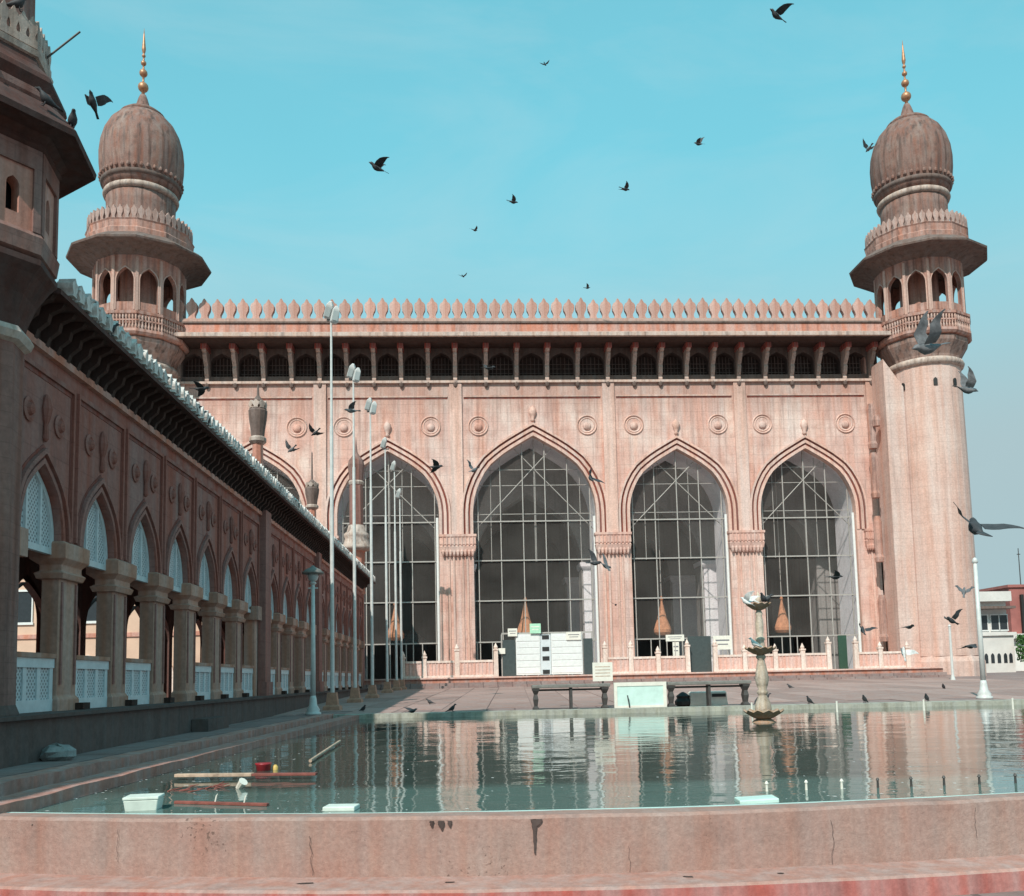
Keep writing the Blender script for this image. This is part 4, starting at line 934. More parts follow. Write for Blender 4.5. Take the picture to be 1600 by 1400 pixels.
# ================================================================== BENCHES AND BOARDS BY THE POOL
def bench(x, y, w, label, rz=0.0):
    z0 = court_z(y)
    t = empty('stone_bench', (x, y, z0), rz, label, 'bench', 'dark benches on the far edge of the pool')
    MB().box(-w/2, w/2, -.28, .28, .70, .80).build('seat', 'bench_slab', t, bevel=.02)
    for s in (-w/2+.12, w/2-.16): 
        lg = MB().rect_loft([(0,-.10,.10,-.24,.24),(.07,-.10,.10,-.24,.24),(.14,-.05,.05,-.17,.17),(.35,-.08,.08,-.2,.2),(.5,-.05,.05,-.17,.17),(.62,-.10,.10,-.25,.25),(.69,-.12,.12,-.26,.26)], (s,0)).build('leg', 'bench_iron', t)
    MB().box(-.04, .04, -.2, .2, 0, .69).build('leg', 'bench_iron', t)
    MB().box(-w/2+.05, w/2-.05, -.02, .02, .60, .66).build('rail', 'bench_iron', t)
    return t
bench(1.77, 30.0, 2.45, 'dark bench to the left of the aqua board on the pool edge', .02)
bench(6.1, 30.0, 2.6, 'dark bench to the right of the aqua board, beside the fountain', -.02)
bd = empty('aqua_board', (3.92, 29.75, court_z(29.75)), .03, 'aqua panel board with white frame between the two dark benches', 'board')
MB().box(-.74,.74,-.03,.03,.10,.72).build('panel', 'board_aqua', bd)
f = MB(); f.box(-.80,.80,-.05,.05,.70,.82); f.box(-.80,.80,-.05,.05,.0,.10); f.box(-.82,-.72,-.051,.051,.0,.82); f.box(.72,.82,-.051,.051,.0,.82); f.build('frame', 'board_white', bd)
MB().tube((-.35,-.10,.0),(-.42,-.16,.42),.02).build('prop_stick', 'bench_iron', bd)
b2 = empty('white_sign', (2.85, 30.6, court_z(30.6)), -.05, 'small white sign standing above the left bench', 'sign')
MB().box(-.32,.32,-.02,.02,.86,1.46).build('panel', 'board_white', b2); MB().box(-.03,.03,.021,.06,0,1.4).build('post', 'bench_iron', b2)
f = MB(); 
for z in (1.32,1.22,1.12,1.02): f.box(-.24,.24,-.024,-.0205,z-.012,z+.012)
f.build('text_lines', 'wood_pale', b2)
st = empty('stone_block', (6.2, 30.7, court_z(30.7)), .05, 'low pale stone block behind the right bench', 'block')
MB().rect_loft([(0,-.62,.62,-.2,.2),(.1,-.6,.6,-.2,.2),(.42,-.58,.58,-.18,.18),(.46,-.54,.54,-.15,.15)]).build('body', 'board_white', st); MB().box(.1,.55,-.215,-.20,.28,.38).build('dark_slot', 'black', st)
bg_ = MB().lathe([(.12,0),(.2,.05),(.21,.16),(.15,.26),(.17,.33),(.08,.42),(.02,.46)], 10)
bg_.v = [(x*1.3+5.4, y+30.6, z+court_z(30.6)) for x,y,z in bg_.v]
tag(bg_.build('cloth_bundle', 'black'), 'dark cloth bundle lying at the left end of the pale block', 'bundle')

# ================================================================== BALUSTRADE, GATE, SIGNS BEFORE THE HALL
def h2w(u, v, z=0): return Matrix.Translation((1.42,63.8,0)) @ Matrix.Rotation(HALL_RZ,4,'Z') @ Vector((u,v,z))
ZB = ZP + .082
def balustrade(posts, tall, label):
    o = h2w(posts[0], -3.6, ZB)
    t = empty('balustrade', o, HALL_RZ, label, 'balustrade', 'pink balustrades before the hall arches')
    for i, u in enumerate(posts):
        x = u - posts[0]; h = 1.75 if u in tall else 1.35
        P = MB().rect_loft([(0,-.15,.15,-.15,.15),(h-.15,-.13,.13,-.13,.13),(h-.1,-.17,.17,-.17,.17),(h,-.17,.17,-.17,.17)], (x,0)).build('post', 'balustrade_post', t)
        MB().lathe([(.1,0),(.14,.1),(.08,.22),(.02,.36)], 8, (x,0,h)).build('finial', 'balustrade_post', P)
    for a, b in zip(posts, posts[1:]):
        a -= posts[0]; b -= posts[0]
        MB().box(a+.16,b-.16,-.09,.09,.92,1.06).build('rail', 'balustrade_post', t); MB().box(a+.16,b-.16,-.09,.09,.0,.14).build('bottom_rail', 'balustrade_post', t)
        pn = MB().box(a+.16,b-.16,-.03,.03,.14,.92).build('panel', 'balustrade', t)
        bm2 = MB(); k = int((b-a)/.22)
        for q in range(1, k): bm2.box(a+(b-a)*q/k-.03, a+(b-a)*q/k+.03, -.07, -.032, .16, .9)
        stuff(bm2.build('balusters', 'balustrade', pn))
balustrade([-8.6,-7.25,-5.2,-2.75], (-5.2,-2.75), 'pink balustrade before the left pier, left of the white gate')
balustrade([4.2,5.85,7.6,9.5], (4.2,5.85,9.5), 'pink balustrade right of the white gate, behind the white sign')
balustrade([11.3,13.2,15.2,17.0,18.7], (11.3,18.7), 'pink balustrade behind the fountain')
balustrade([20.5,22.1,23.9], (20.5,), 'short pink balustrade at the right, beside the corner minaret')
gt = empty('white_gate', h2w(.45,-3.3,ZB), HALL_RZ, 'white two leaf panelled gate before the central arch', 'gate')
for s, x0, x1 in ((-1,-1.9,-.35),(1,.35,2.35)):
    lf = MB().box(x0,x1,-.05,.05,.05,2.65).build('leaf', 'white_metal', gt)
    m = MB()
    for k in range(6): m.box(x0+.06,x1-.06,-.075,-.052,.15+k*.41,.15+k*.41+.33)
    m.build('slat', 'white_metal', lf)
MB().box(-.33,.33,-.04,.04,.05,2.6).build('centre_strip', 'white_lattice', gt)
for z in (.1,.95,1.55,2.3): MB().box(-.22,.22,-.07,-.042,z,z+.26).build('latch_plate', 'black', gt)
MB().box(-2.75,-1.95,-.03,.03,.0,2.3).build('side_panel', 'dark_pane', gt)
MB().box(2.42,3.0,-.03,.03,.0,2.3).build('side_panel', 'dark_pane', gt)
f = MB(); f.box(-2.8,3.05,.06,.12,2.66,2.76)
for x in (-2.8,-1.95,2.4,3.0): f.box(x-.04,x+.04,.06,.12,0,2.66)
f.build('frame', 'bars', gt)
def sign(u, v, z, w, h, mat, label, post=None):
    o = empty('sign_plate', h2w(u,v,z), HALL_RZ, label, 'sign', 'small signs before the hall')
    MB().box(-w/2,w/2,-.02,.02,0,h).build('plate', mat, o)
    if h > .4:
        m = MB(); m.box(-w*.38,w*.38,-.026,-.021,h*.62,h*.72); m.box(-w*.3,w*.3,-.026,-.021,h*.34,h*.42); m.build('print_lines', 'ink' if mat != 'sign_green' else 'board_white', o)
    if post: MB().box(-.03,.03,.022,.06,-post,h*.5).build('post', 'bars', o)
    return o
sign(-.2,-3.5,3.86,.7,.62,'sign_green','pale green sign plate above the white gate')
sign(-1.65,-3.45,3.7,.6,.5,'board_white','white sign plate above the left side of the gate')
sign(2.25,-3.42,3.4,.95,.5,'board_white','cream sign plate at the right top corner of the gate')
sign(-2.35,-3.42,2.6,.42,.36,'board_white','small white plate on the dark panel left of the gate')
sign(8.9,-2.9,3.2,1.2,.42,'board_white','white bar sign crossing the second arch railing',2.0)
sign(8.95,-2.85,2.25,.42,.9,'board_white','tall white notice hanging under the bar sign',1.0)
sign(12.0,-2.9,2.6,1.2,.9,'board_white','broad pale notice right of the tall white notice',1.4)
pnl = MB().box(-.75,.75,-.03,.03,0,2.3); pnl = pnl.build('door_leaf', 'dark_pane')
pnl.location = h2w(10.4,-3.2,ZB); pnl.rotation_euler = (0,0,HALL_RZ); tag(pnl, 'dark glazed door leaf in the balustrade gap behind the right bench', 'door')
gc = MB(); 
n = 12
A = [(-.16+.32*i/n, .05*math.sin(i*2.1), 0) for i in range(n+1)]; B = [(-.12+.24*i/n, .05*math.sin(i*2.1+.4), 2.2) for i in range(n+1)]
gc.strip(A,B); gc.strip([(x,y+.03,z) for x,y,z in A],[(x,y+.03,z) for x,y,z in B])
gco = gc.build('green_cloth', 'green_cloth', None, True); gco.location = h2w(24.35,-.3,ZB+.6); gco.rotation_euler = (0,0,HALL_RZ)
tag(gco, 'bright green cloth hanging beside the right corner minaret', 'cloth')
gs = MB().box(-.28,.28,-.04,.04,0,2.2).build('green_screen', 'shutter_green'); gs.location = h2w(20.1,-2.5,ZB); gs.rotation_euler = (0,0,HALL_RZ); tag(gs, 'dark green standing screen in the gap of the right arch', 'screen')

# wrapped chandeliers
CL = ['orange cloth wrapped chandelier hanging in the central arch','orange cloth wrapped chandelier hanging in the arch right of centre','orange cloth wrapped chandelier hanging in the rightmost arch','orange cloth wrapped chandelier in the arch behind the masts']
for (u, z, s), lb in zip(((-.25,3.85,.98),(9.7,3.9,.92),(18.6,3.9,.88),(-9.6,3.9,.9)), CL):
    t = empty('wrapped_chandelier', h2w(u,4.5,z), HALL_RZ, lb, 'chandelier', 'wrapped chandeliers in the arches')
    m = MB(); prof = [(.10,-.02),(.5,.02),(.66,.22),(.68,.45),(.54,.85),(.36,1.35),(.24,1.9),(.13,2.4),(.07,2.7),(.15,2.85),(.04,3.1)]
    n = 28; rings = [[(r*s*(1+.05*math.sin(9*2*PI*i/n+k))*math.cos(2*PI*i/n), r*s*(1+.05*math.sin(9*2*PI*i/n+k))*math.sin(2*PI*i/n), zz*s) for i in range(n+1)] for k, (r, zz) in enumerate(prof)]
    for a, b in zip(rings, rings[1:]): m.strip(a, b)
    m.build('cloth_wrap', 'cloth_orange', t, True)
    MB().tube((0,0,3.0*s),(0,0,17.0),.03,n=6).build('chain', 'bars', t)

# ================================================================== DEBRIS IN THE POOL, STONE
def box_thing(name, mat, dims, loc, rz, label, cat, bevel=.01):
    w,d,h = dims; o = MB().box(-w/2,w/2,-d/2,d/2,0,h).build(name, mat, None, bevel=bevel); o.location = loc; o.rotation_euler = (random.uniform(-.04,.04),random.uniform(-.04,.04),rz); tag(o,label,cat); return o
fb = empty('foam_box', (-3.6,9.3,-.03), .15, 'white foam box floating at the near left corner of the pool', 'box')
MB().rect_loft([(0,-.14,.14,-.12,.12),(.13,-.16,.16,-.14,.14)]).build('body', 'foam', fb, bevel=.01); MB().box(-.165,.165,-.145,.145,.131,.16).build('lid', 'foam', fb, bevel=.008)
def plank(p0, p1, w, h, mat, label, mat2=None):
    p0 = Vector(p0); p1 = Vector(p1); L_ = (p1-p0).length
    o = empty('plank', p0, math.atan2(p1.y-p0.y, p1.x-p0.x), label, 'plank', 'planks floating in the pool')
    k = .55 if mat2 else 1
    MB().box(0,L_*k,-w/2,w/2,0,h).build('board', mat, o, bevel=.006)
    if mat2: MB().box(L_*k,L_,-w/2+.004,w/2-.004,.003,h-.004).build('painted_end', mat2, o, bevel=.006)
    return o
plank((-4.25,12.0,.035),(-2.45,11.8,.02),.10,.04,'wood_pale','long plank with dark red end floating in the pool','wood_red')
plank((-3.42,9.65,.0),(-2.4,9.3,.0),.05,.03,'wood_red','short reddish batten floating right of the foam box')
for x, y in ((-2.98,9.5),(-2.66,9.38)):
    o = MB().tube((0,0,0),(.02,0,.09),.008).tube((.02,0,.09),(.03,0,.105),.004).build('peg', 'board_white'); o.location=(x,y,.0); tag(o, 'small white peg sticking up from the floating batten', 'peg', 'pegs on the batten')
sc_ = MB()
for i in range(16):
    x = random.uniform(-.3,.35); y = random.uniform(-.35,.35); a = random.uniform(-.5,.6); l = random.uniform(.06,.2)
    sc_.tube((x,y,.0),(x+l*math.cos(a),y+l*math.sin(a),random.uniform(.01,.04)),.008,.005,n=5)
o = sc_.build('twig_litter', 'wood_red'); o.location = (-3.75,11.0,0); stuff(o); tag(o, 'tangle of twigs and litter floating behind the foam box', 'litter')
cp = MB().lathe([(.035,0),(.05,.11),(.054,.115)], 10); o = cp.build('paper_cup', 'board_white'); o.location = (-3.15,10.9,0); o.rotation_euler=(.4,.7,0); tag(o, 'white paper cup floating beside the long plank', 'cup')
rp = empty('red_bucket', (-3.42,13.0,-.15), 0, 'red plastic bucket floating behind the long plank', 'bucket')
MB().lathe([(.07,0),(.10,.22),(.11,.23),(.11,.25),(.09,.25)], 18).build('body', 'red_plastic', rp, True); MB().lathe([(.035,0),(.04,.19),(.015,.22)], 10, (.15,.05,0)).build('bottle', 'yellow_plastic', rp, True)
bw = MB().tube((-3.0,14.0,.03),(-3.3,18.0,.05),.025); o = bw.build('bamboo_pole', 'wood_pale'); tag(o, 'thin pale pole floating from the bucket towards the lamp post', 'pole')
for (x, y, w, lb) in ((-1.63,8.95,.30,'pale floating slab left of centre by the pool front wall'),(2.2,8.85,.36,'pale aqua floating slab right of centre by the front wall')):
    box_thing('floating_slab', 'foam' if x < 0 else 'board_aqua', (w,.22,.045), (x,y,-.005), random.uniform(-.1,.1), lb, 'slab')
def rock(name, loc, s, mat, label, cat):
    m = MB(); n = 10; rings = []
    for k in range(6):
        a = -PI/2+PI*k/5; rings.append([(s[0]*math.cos(a)*math.cos(2*PI*i/n)*random.uniform(.72,1.25), s[1]*math.cos(a)*math.sin(2*PI*i/n)*random.uniform(.72,1.25), s[2]*math.sin(a)*random.uniform(.8,1.2)) for i in range(n)])
    for r in rings: r.append(r[0])
    for a, b in zip(rings, rings[1:]): m.strip(a, b)
    o = m.build(name, mat); o.location = loc; tag(o,label,cat); return o
rock('stone', (-6.8,14.2,.2), (.27,.2,.14), 'rubble', 'rough grey stone lying on the pavement beside the arcade plinth', 'stone')
fl = MB()
for i in range(420):
    x = random.uniform(-4.6, 6.0); u = random.random()**2.2
    y = bow(x) + .45 + u*9 if random.random() < .75 else random.uniform(10, 27)
    if random.random() < .35: x = -4.7 + random.random()**2*1.2
    a = random.uniform(0, PI); l = random.uniform(.008,.03); w = l*random.uniform(.25,.6); c, q = math.cos(a), math.sin(a)
    fl.add([(x-l*c,y-l*q,.004),(x+w*q,y-w*c,.006),(x+l*c,y+l*q,.005),(x-w*q,y+w*c,.004)], [(0,1,2,3)])
o = stuff(fl.build('floating_feathers', 'pigeon_white')); tag(o, 'small pale feathers and scraps floating on the pool water', 'feathers')
# water jets nozzles along the near pool side
for i in range(8):
    x = 2.5 + i*.37 + random.uniform(-.03,.03); y = 9.6+.03*i
    o = MB().tube((0,0,-.02),(0,0,.075),.014,.011).tube((0,0,.075),(0,0,.10),.02,.008).build('water_nozzle', 'bench_iron' if i > 2 else 'board_white'); o.location = (x,y,0)
    tag(o, 'small pipe nozzle in the row near the front wall, right side', 'nozzle', 'pool nozzles')
for i in range(4):
    o = MB().tube((0,0,-.02),(0,0,.3),.03,.025,8).build('pool_marker', 'board_white'); o.location = (6.7+i*2.3, 27.0-.3*i, 0); tag(o, 'short white pipe standing in the far water', 'pipe', 'white pipes in the far water')

# ================================================================== BUILDINGS BEYOND
def win(parent, cx, z0, w, h, y, mat='glass_dark', fr='white_metal'):
    W = MB().box(cx-w/2,cx+w/2,y-.03,y-.003,z0,z0+h).build('window', mat, parent)
    m = MB(); m.box(cx-w/2-.1,cx+w/2+.1,y-.09,y-.031,z0-.12,z0); m.box(cx-w/2-.06,cx-w/2,y-.07,y-.031,z0,z0+h); m.box(cx+w/2,cx+w/2+.06,y-.07,y-.031,z0,z0+h); m.box(cx-w/2-.1,cx+w/2+.1,y-.09,y-.031,z0+h,z0+h+.1); m.build('frame', fr, W)
cb = empty('cream_building', (-30.9, 46, .1), 0, 'sunlit cream building seen through the shaded arcade openings', 'building')
MB().box(-30,16.5,0,12,0,6.6).build('wall', 'cream_wall', cb); MB().box(-30.2,16.7,-.3,12.2,6.6,6.9).build('cornice', 'balustrade_post', cb)
MB().box(-30,16.5,-.08,0,3.4,3.6).build('string_course', 'cornice_red', cb)
for i in range(13):
    x = -26+i*3.3
    W = MB().prism_y([(x-.7,.5)] + arch_pts(x,.7,1.6,.8) + [(x+.7,.5)], -.05, -.004).build('window', 'shutter_green', cb)
    m = MB(); arch_band(m, x, .7, .5, 1.6, .8, .0, .15, -.1, -.003); m.build('frame', 'balustrade_post', W)
    win(cb, x, 4.2, 1.0, 1.5, 0)
for i in range(14): MB().box(-28+i*3.3,-27.65+i*3.3,-.12,-.003,0,6.58).build('pilaster', 'balustrade_post', cb)
yw = empty('yard_wall', (-18.6, 60, .3), 0, 'sunlit cream yard wall seen between the farther arcade piers', 'wall')
MB().box(-6,3.4,0,.6,0,6.0).build('wall', 'cream_wall', yw); MB().box(-6,3.5,-.15,.7,6.0,6.25).build('coping', 'balustrade_post', yw)
wb = empty('white_house', (49.6, 97, .5), .06, 'white flat roofed house at the far right behind the lamp post', 'house')
MB().box(-3.6,1.0,0,8,0,7.2).build('wall', 'house_white', wb); MB().box(-3.9,1.3,-.6,8,7.2,8.2).build('roof_parapet', 'house_white', wb)
MB().box(-3.7,1.2,-1.4,0,6.4,6.65).build('canopy', 'eave_weathered', wb)
for x in (-2.7,-1.5,-.3,.6): win(wb, x, 4.3, .8, 1.5, 0)
MB().box(-3.5,.9,-1.2,0,3.3,3.6).build('balcony', 'house_white', wb)
rh = empty('red_house', (59.5, 102, .5), .04, 'dark red house at the far right edge beside the white house', 'house')
MB().box(-6,6,0,8,3.5,9.0).build('upper_wall', 'house_red', rh); MB().box(-6,6,.2,8,0,3.5).build('lower_wall', 'house_white', rh); MB().box(-6.3,6.3,-.6,8,3.5,4.0).build('ledge', 'house_white', rh)
MB().box(-6.2,6.2,-.2,8,9.0,9.3).build('roof', 'house_red', rh)
for x in (-4,-1.5,1,3.5): win(rh, x, 5.4, 1.0, 1.7, 0); win(rh, x, 1.0, 1.2, 1.6, .2)
MB().box(-5.0,-4.7,-.5,-.2,3.9,8.2).build('downpipe', 'black', rh)
gh = empty('white_gatehouse', (44.4, 87, .5), .05, 'small white gatehouse with little arches below the white house', 'gatehouse')
MB().box(-1.7,1.5,0,3,0,3.4).build('wall', 'house_white', gh); MB().box(-1.9,1.7,-.2,3.1,3.4,3.7).build('roof', 'house_white', gh)
for x in (-1.2,-.6,0,.6,1.1): MB().prism_y([(x-.16,.9)] + arch_pts(x,.16,1.5,.3) + [(x+.16,.9)], -.04, -.003).build('arch_opening', 'glass_dark', gh)
fe = empty('white_fence', (46.2, 85, .5), .05, 'white railing fence at the far right beside the gatehouse', 'fence')
for z in (.4,1.1,1.8): MB().box(0,14,-.03,.03,z,z+.1).build('rail', 'white_metal', fe)
for i in range(24): MB().box(i*.6,i*.6+.08,-.05,-.031,0,2.0).build('paling', 'white_metal', fe)
gp = MB()
for i in range(500):
    a = random.uniform(0,2*PI); r = random.random()**.5; z = random.uniform(0,1)
    x,y,zz = .8*r*math.cos(a), .8*r*math.sin(a), 1.0+2.4*z; s = .16
    d = Vector((random.uniform(-1,1),random.uniform(-1,1),random.uniform(-.5,1))).normalized(); e = d.orthogonal().normalized()*s; g_ = d.cross(e).normalized()*s*.6
    c = Vector((x,y,zz)); gp.add([c-e,c+g_,c+e,c-g_],[(0,1,2,3)])
sh = empty('green_shrub', (46.4,86,.5), 0, 'green shrub between the white gatehouse and the fence', 'shrub')
gp.build('foliage', 'green_leaf', sh); MB().tube((0,0,0),(.05,0,1.8),.09,.05).build('stem', 'wood_pale', sh)
tm = empty('distant_mast', (62.5,116,.5), 0, 'dark thin aerial mast at the right edge of the picture', 'mast')
MB().tube((0,0,0),(0,0,15),.10,.05).build('pole', 'bench_iron', tm); MB().box(-.2,.2,-.04,.04,14.2,14.3).build('cross_arm', 'bench_iron', tm)

# ================================================================== PIGEONS
def loft(mb, sec, n=8):
    """sections: (x, z, ry, rz) along the body axis x"""
    rings = [[(x, ry*math.cos(2*PI*i/n), z+rz*math.sin(2*PI*i/n)) for i in range(n)] for x, z, ry, rz in sec]
    b = [p for r in rings for p in r]; f = []
    for k in range(len(sec)-1):
        for i in range(n): f.append((k*n+i,k*n+(i+1)%n,(k+1)*n+(i+1)%n,(k+1)*n+i))
    f.append(tuple(range(n))); f.append(tuple(range((len(sec)-1)*n, len(sec)*n))[::-1]); mb.add(b, f)
def flying_pigeon(la, ra, sweep=.2, fan=.5):
    mb = MB()
    loft(mb, [(.19,.035,.006,.006),(.165,.035,.016,.014),(.14,.04,.03,.03),(.11,.035,.032,.034),(.08,.015,.045,.045),(.03,0,.06,.06),(-.04,-.005,.058,.055),(-.10,.0,.04,.036),(-.15,.008,.028,.02),(-.18,.01,.02,.01)])
    m = 5; tail = [(-.15,-.02,.01),(-.15,.02,.01)]
    for i in range(m+1):
        a = -fan/2+fan*i/m; tail.append((-.15-.14*math.cos(a), -.14*math.sin(a)*1.0+0, .008))
    tail2 = [tail[0]] + tail[2:][::-1] + [tail[1]]
    n = len(tail2); mb.add(tail2+[(x,y,z+.006) for x,y,z in tail2], [tuple(range(n)), tuple(range(n,2*n))[::-1]] + [(i,(i+1)%n,(i+1)%n+n,i+n) for i in range(n)])
    for sg, an in ((1,la),(-1,ra)):
        prof = [(.04,.075,-.075),(.10,.085,-.085),(.17,.09,-.07),(.24,.06,-.075),(.30,.015,-.07),(.345,-.04,-.075),(.37,-.09,-.10)]
        top = []; 
        le = []; te = []
        for j, (y, a, b) in enumerate(prof):
            ang = an*(.75 if j < 3 else 1.0); yy = y*math.cos(ang); zz = y*math.sin(ang) + .02
            dx = -sweep*y
            le.append((a+dx, sg*(yy+.02), zz)); te.append((b+dx, sg*(yy+.02), zz-.004))
        mb.strip(le, te); mb.strip([(x,y,z+.007) for x,y,z in le], [(x,y,z+.004) for x,y,z in te])
        mb.strip(le, [(x,y,z+.007) for x,y,z in le]); mb.strip(te, [(x,y,z+.004) for x,y,z in te])
    return mb
def perched_pigeon():
    mb = MB()
    loft(mb, [(.155,.21,.005,.005),(.13,.213,.015,.013),(.105,.218,.028,.028),(.08,.205,.03,.034),(.07,.17,.042,.045),(.04,.13,.062,.07),(-.02,.105,.066,.065),(-.08,.085,.05,.045),(-.14,.06,.034,.022),(-.22,.035,.026,.008),(-.25,.028,.024,.005)])
    for s in (-.022,.022): mb.tube((.0,s,.07),(.01,s,.0),.008,n=5); mb.tube((.01,s,.004),(.05,s,.004),.006,n=5)
    return mb
pig = 0
def at(px, py, d):
    v = fwd*1480 + right*(px-800) - up*(py-910.885)
    return EYE + v*(d/v.y)
def fly(px, py, d, yaw, pitch, roll, la, ra, mat, label, scale=1.0, sweep=.2, fan=.5, group=None):
    d *= .643
    scale *= .85 if d > 12 else .95
    o = flying_pigeon(la, ra, sweep, fan).build('flying_pigeon', mat, None, True)
    o.location = at(px, py, d); o.rotation_euler = Euler((roll,pitch,yaw),'XYZ'); o.scale = (scale,)*3
    tag(o, label, 'pigeon', group or 'pigeons in flight'); return o
R = math.radians
fly(1212,24,26,R(200),R(-25),R(-35),R(55),R(20),'pigeon_dark','dark pigeon flying highest, near the top right of the sky')
fly(588,262,26,R(200),R(-20),R(-35),R(55),R(15),'pigeon_dark','dark pigeon flying alone in the middle of the left sky')
fly(1091,225,50,R(160),R(-15),R(-30),R(40),R(40),'pigeon_dark','small dark pigeon flying in the right half of the sky left of the dome')
fly(977,296,48,R(20),R(10),R(10),R(10),R(25),'pigeon_dark','small dark pigeon gliding above the middle of the hall')
fly(802,316,48,R(15),R(10),R(12),R(10),R(25),'pigeon_dark','small dark pigeon gliding left of the middle above the hall')
fly(742,360,75,R(40),0,R(10),R(20),R(25),'pigeon_dark','tiny dark pigeon above the left half of the hall parapet')
fly(852,101,80,R(70),0,0,R(20),R(25),'pigeon_dark','tiny pigeon high in the middle of the sky')
fly(724,432,85,R(70),0,0,R(20),R(25),'pigeon_dark','tiny pigeon just above the parapet left of centre',group='tiny pigeons over the parapet')
fly(918,450,80,R(10),0,0,R(20),R(25),'pigeon_dark','tiny pigeon just above the parapet right of centre',group='tiny pigeons over the parapet')
fly(1357,233,42,R(100),R(10),R(20),R(30),R(50),'pigeon_grey','grey pigeon flying beside the right minaret dome')
fly(145,160,17,R(275),R(-30),0,R(58),R(58),'pigeon_dark','dark pigeon with raised wings flying beside the near minaret',scale=.78,fan=.3)
fly(1448,545,14.5,R(195),R(15),R(-20),R(78),R(70),'pigeon_grey','large grey pigeon flapping before the right minaret balcony',fan=.6)
fly(1512,610,22,R(5),R(15),R(10),R(60),R(75),'pigeon_grey','grey pigeon with raised wing right of the right minaret shaft')
fly(1524,825,13.5,R(80),R(-25),R(15),R(35),R(15),'pigeon_dark','large dark pigeon with spread wings flying above the right lamp post',sweep=.1,fan=1.2)
fly(1487,970,32,R(210),R(-20),R(20),R(50),R(50),'pigeon_dark','dark pigeon fluttering over the thin white post')
fly(1506,925,36,R(60),R(-40),R(20),R(40),R(60),'pigeon_grey','pale grey pigeon flying low before the right minaret shaft')
fly(1517,1010,34,R(10),0,0,R(-12),R(-12),'pigeon_dark','dark pigeon gliding left of the right lamp post')
fly(1421,980,42,R(10),0,0,R(-5),R(8),'pigeon_dark','dark pigeon gliding low before the buttress')
fly(1412,1020,36,R(80),R(-60),R(20),R(50),R(50),'pigeon_white','white winged pigeon landing before the right minaret base')
fly(1306,902,34,R(0),R(5),R(15),R(-15),R(35),'pigeon_dark','dark pigeon flying across the rightmost arch')
fly(1348,985,36,R(80),R(-30),R(20),R(50),R(40),'pigeon_dark','dark pigeon fluttering by the rightmost pier foot')
fly(923,747,34,R(110),R(-40),R(40),R(30),R(30),'pigeon_dark','black pigeon flying at the right shoulder of the central arch')
fly(930,880,34,R(20),R(0),R(40),R(40),R(30),'pigeon_dark','black pigeon flying before the pier right of the central arch')
fly(947,885,36,R(40),R(20),R(50),R(20),R(10),'pigeon_grey','grey pigeon beside the black one before the same pier')
fly(765,575,38,R(10),0,R(20),R(10),R(10),'pigeon_dark','black pigeon flying before the bracketed gallery')
fly(682,730,34,R(10),0,R(10),R(-28),R(30),'pigeon_dark','dark pigeon with bent wings at the shoulder of the masts arch')
fly(740,735,40,R(60),R(-20),R(20),R(60),R(40),'pigeon_grey','pale grey pigeon left of the central arch')
fly(315,608,30,R(10),0,R(10),R(-28),R(20),'pigeon_dark','black pigeon gliding over the arcade roof before the hall wall')
fly(548,642,36,R(190),0,R(20),R(10),R(30),'pigeon_grey','grey pigeon flying between the first two masts')
fly(492,677,44,R(150),R(30),R(20),R(20),R(20),'pigeon_dark','dark pigeon diving left of the first mast')
fly(455,703,44,R(150),R(30),R(20),R(30),R(30),'pigeon_grey','grey pigeon over the arcade roof by the leftmost hall arch')
fly(1165,940,33,R(140),R(-30),R(20),R(50),R(60),'pigeon_white','white pigeon landing on the fountain')
fly(962,945,70,R(90),0,0,R(30),R(30),'pigeon_dark','tiny dark pigeon on the pier right of the central arch',group='tiny pigeons before the piers')
fly(645,1111,43,R(30),R(-10),0,R(20),R(5),'pigeon_dark','dark pigeon landing on the far pool rim left of the benches')
pp = perched_pigeon()
PROT = {}
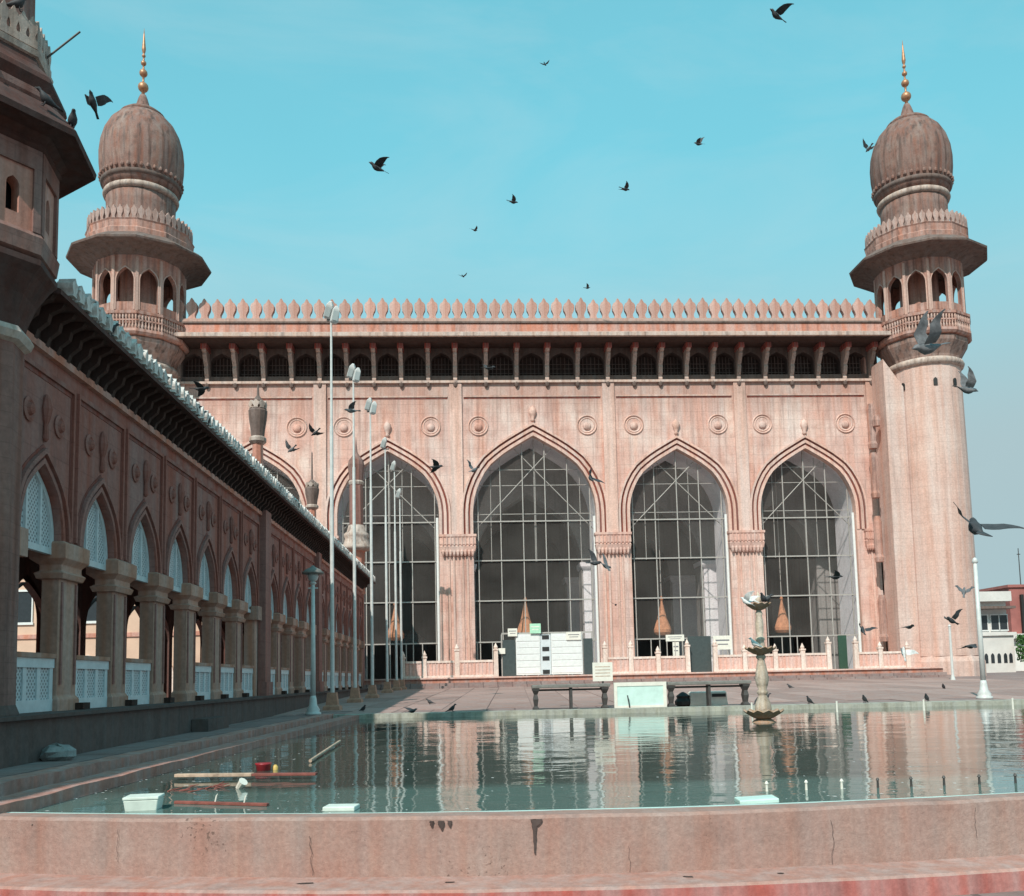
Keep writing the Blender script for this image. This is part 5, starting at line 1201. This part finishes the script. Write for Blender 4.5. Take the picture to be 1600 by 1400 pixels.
def perch(loc, yaw, mat, label, group, s=1.0):
    if mat not in PROT: PROT[mat] = perched_pigeon().build('perched_pigeon', mat, None, True); o = PROT[mat]
    else: o = PROT[mat].copy(); COL.objects.link(o)
    o.location = loc; o.rotation_euler = (0, random.uniform(-.15,.1), yaw); o.scale = (s,)*3; tag(o, label, 'pigeon', group); return o
# on the arcade eave edge
for i in range(240):
    s = 14.8 + (41)*(i/240)**1.25 + random.uniform(-.15,.15)
    p = arc_point(s, random.uniform(-.69,-.6), 7.37)
    m = random.choice(['pigeon_white']*5+['pigeon_grey','pigeon_dark'])
    perch(p, random.uniform(-1.2,1.2), m, {'pigeon_white':'pale pigeon','pigeon_grey':'grey pigeon','pigeon_dark':'black pigeon'}[m] + ' perched in the row along the arcade eave', 'pigeons on the arcade eave')
def mperch(ang, r, z, yaw, mat, label):
    perch((-7.84 + .865*r*math.cos(ang), 13.5 + .865*r*math.sin(ang), .42 + .865*z), yaw, mat, label, 'pigeons on the near minaret')
mperch(-.95, 1.22, 11.03, 2.0, 'pigeon_grey', 'grey pigeon perched on the near minaret ledge above the eave')
mperch(-.45, 1.62, 10.52, -2.4, 'pigeon_dark', 'dark pigeon perched high on the near minaret eave')
mperch(-.2, 1.80, 10.33, -1.0, 'pigeon_dark', 'dark pigeon perched at the outer tip of the near minaret eave')
mperch(-.5, .98, 12.40, .4, 'pigeon_dark', 'dark pigeon perched on the near minaret balustrade')
for i in range(4): perch((5.8+.2*math.cos(i*1.7), 22.3+.2*math.sin(i*1.7), 2.76), i*1.3, ['pigeon_dark','pigeon_grey','pigeon_white','pigeon_dark'][i], ['black pigeon on the top fountain bowl','grey pigeon on the top fountain bowl','white pigeon on the top fountain bowl','black pigeon on the top fountain bowl'][i], 'pigeons on the fountain')
perch((5.6,22.1,1.72), 2.5, 'pigeon_white', 'white pigeon on the middle fountain bowl', 'pigeons on the fountain')
for x in (-1.9, 7.4, 9.0, 10.7, 12.6): perch((x,29.2,.145), random.uniform(-3,3), 'pigeon_dark', 'dark pigeon standing on the far pool rim', 'pigeons on the pool rim')
for (x,y) in ((-5.0,31.5),(-3.2,36),(9,34),(18,40),(13,45)): perch((x,y,court_z(y)), random.uniform(-3,3), 'pigeon_dark', 'dark pigeon standing on the courtyard paving', 'pigeons on the paving')
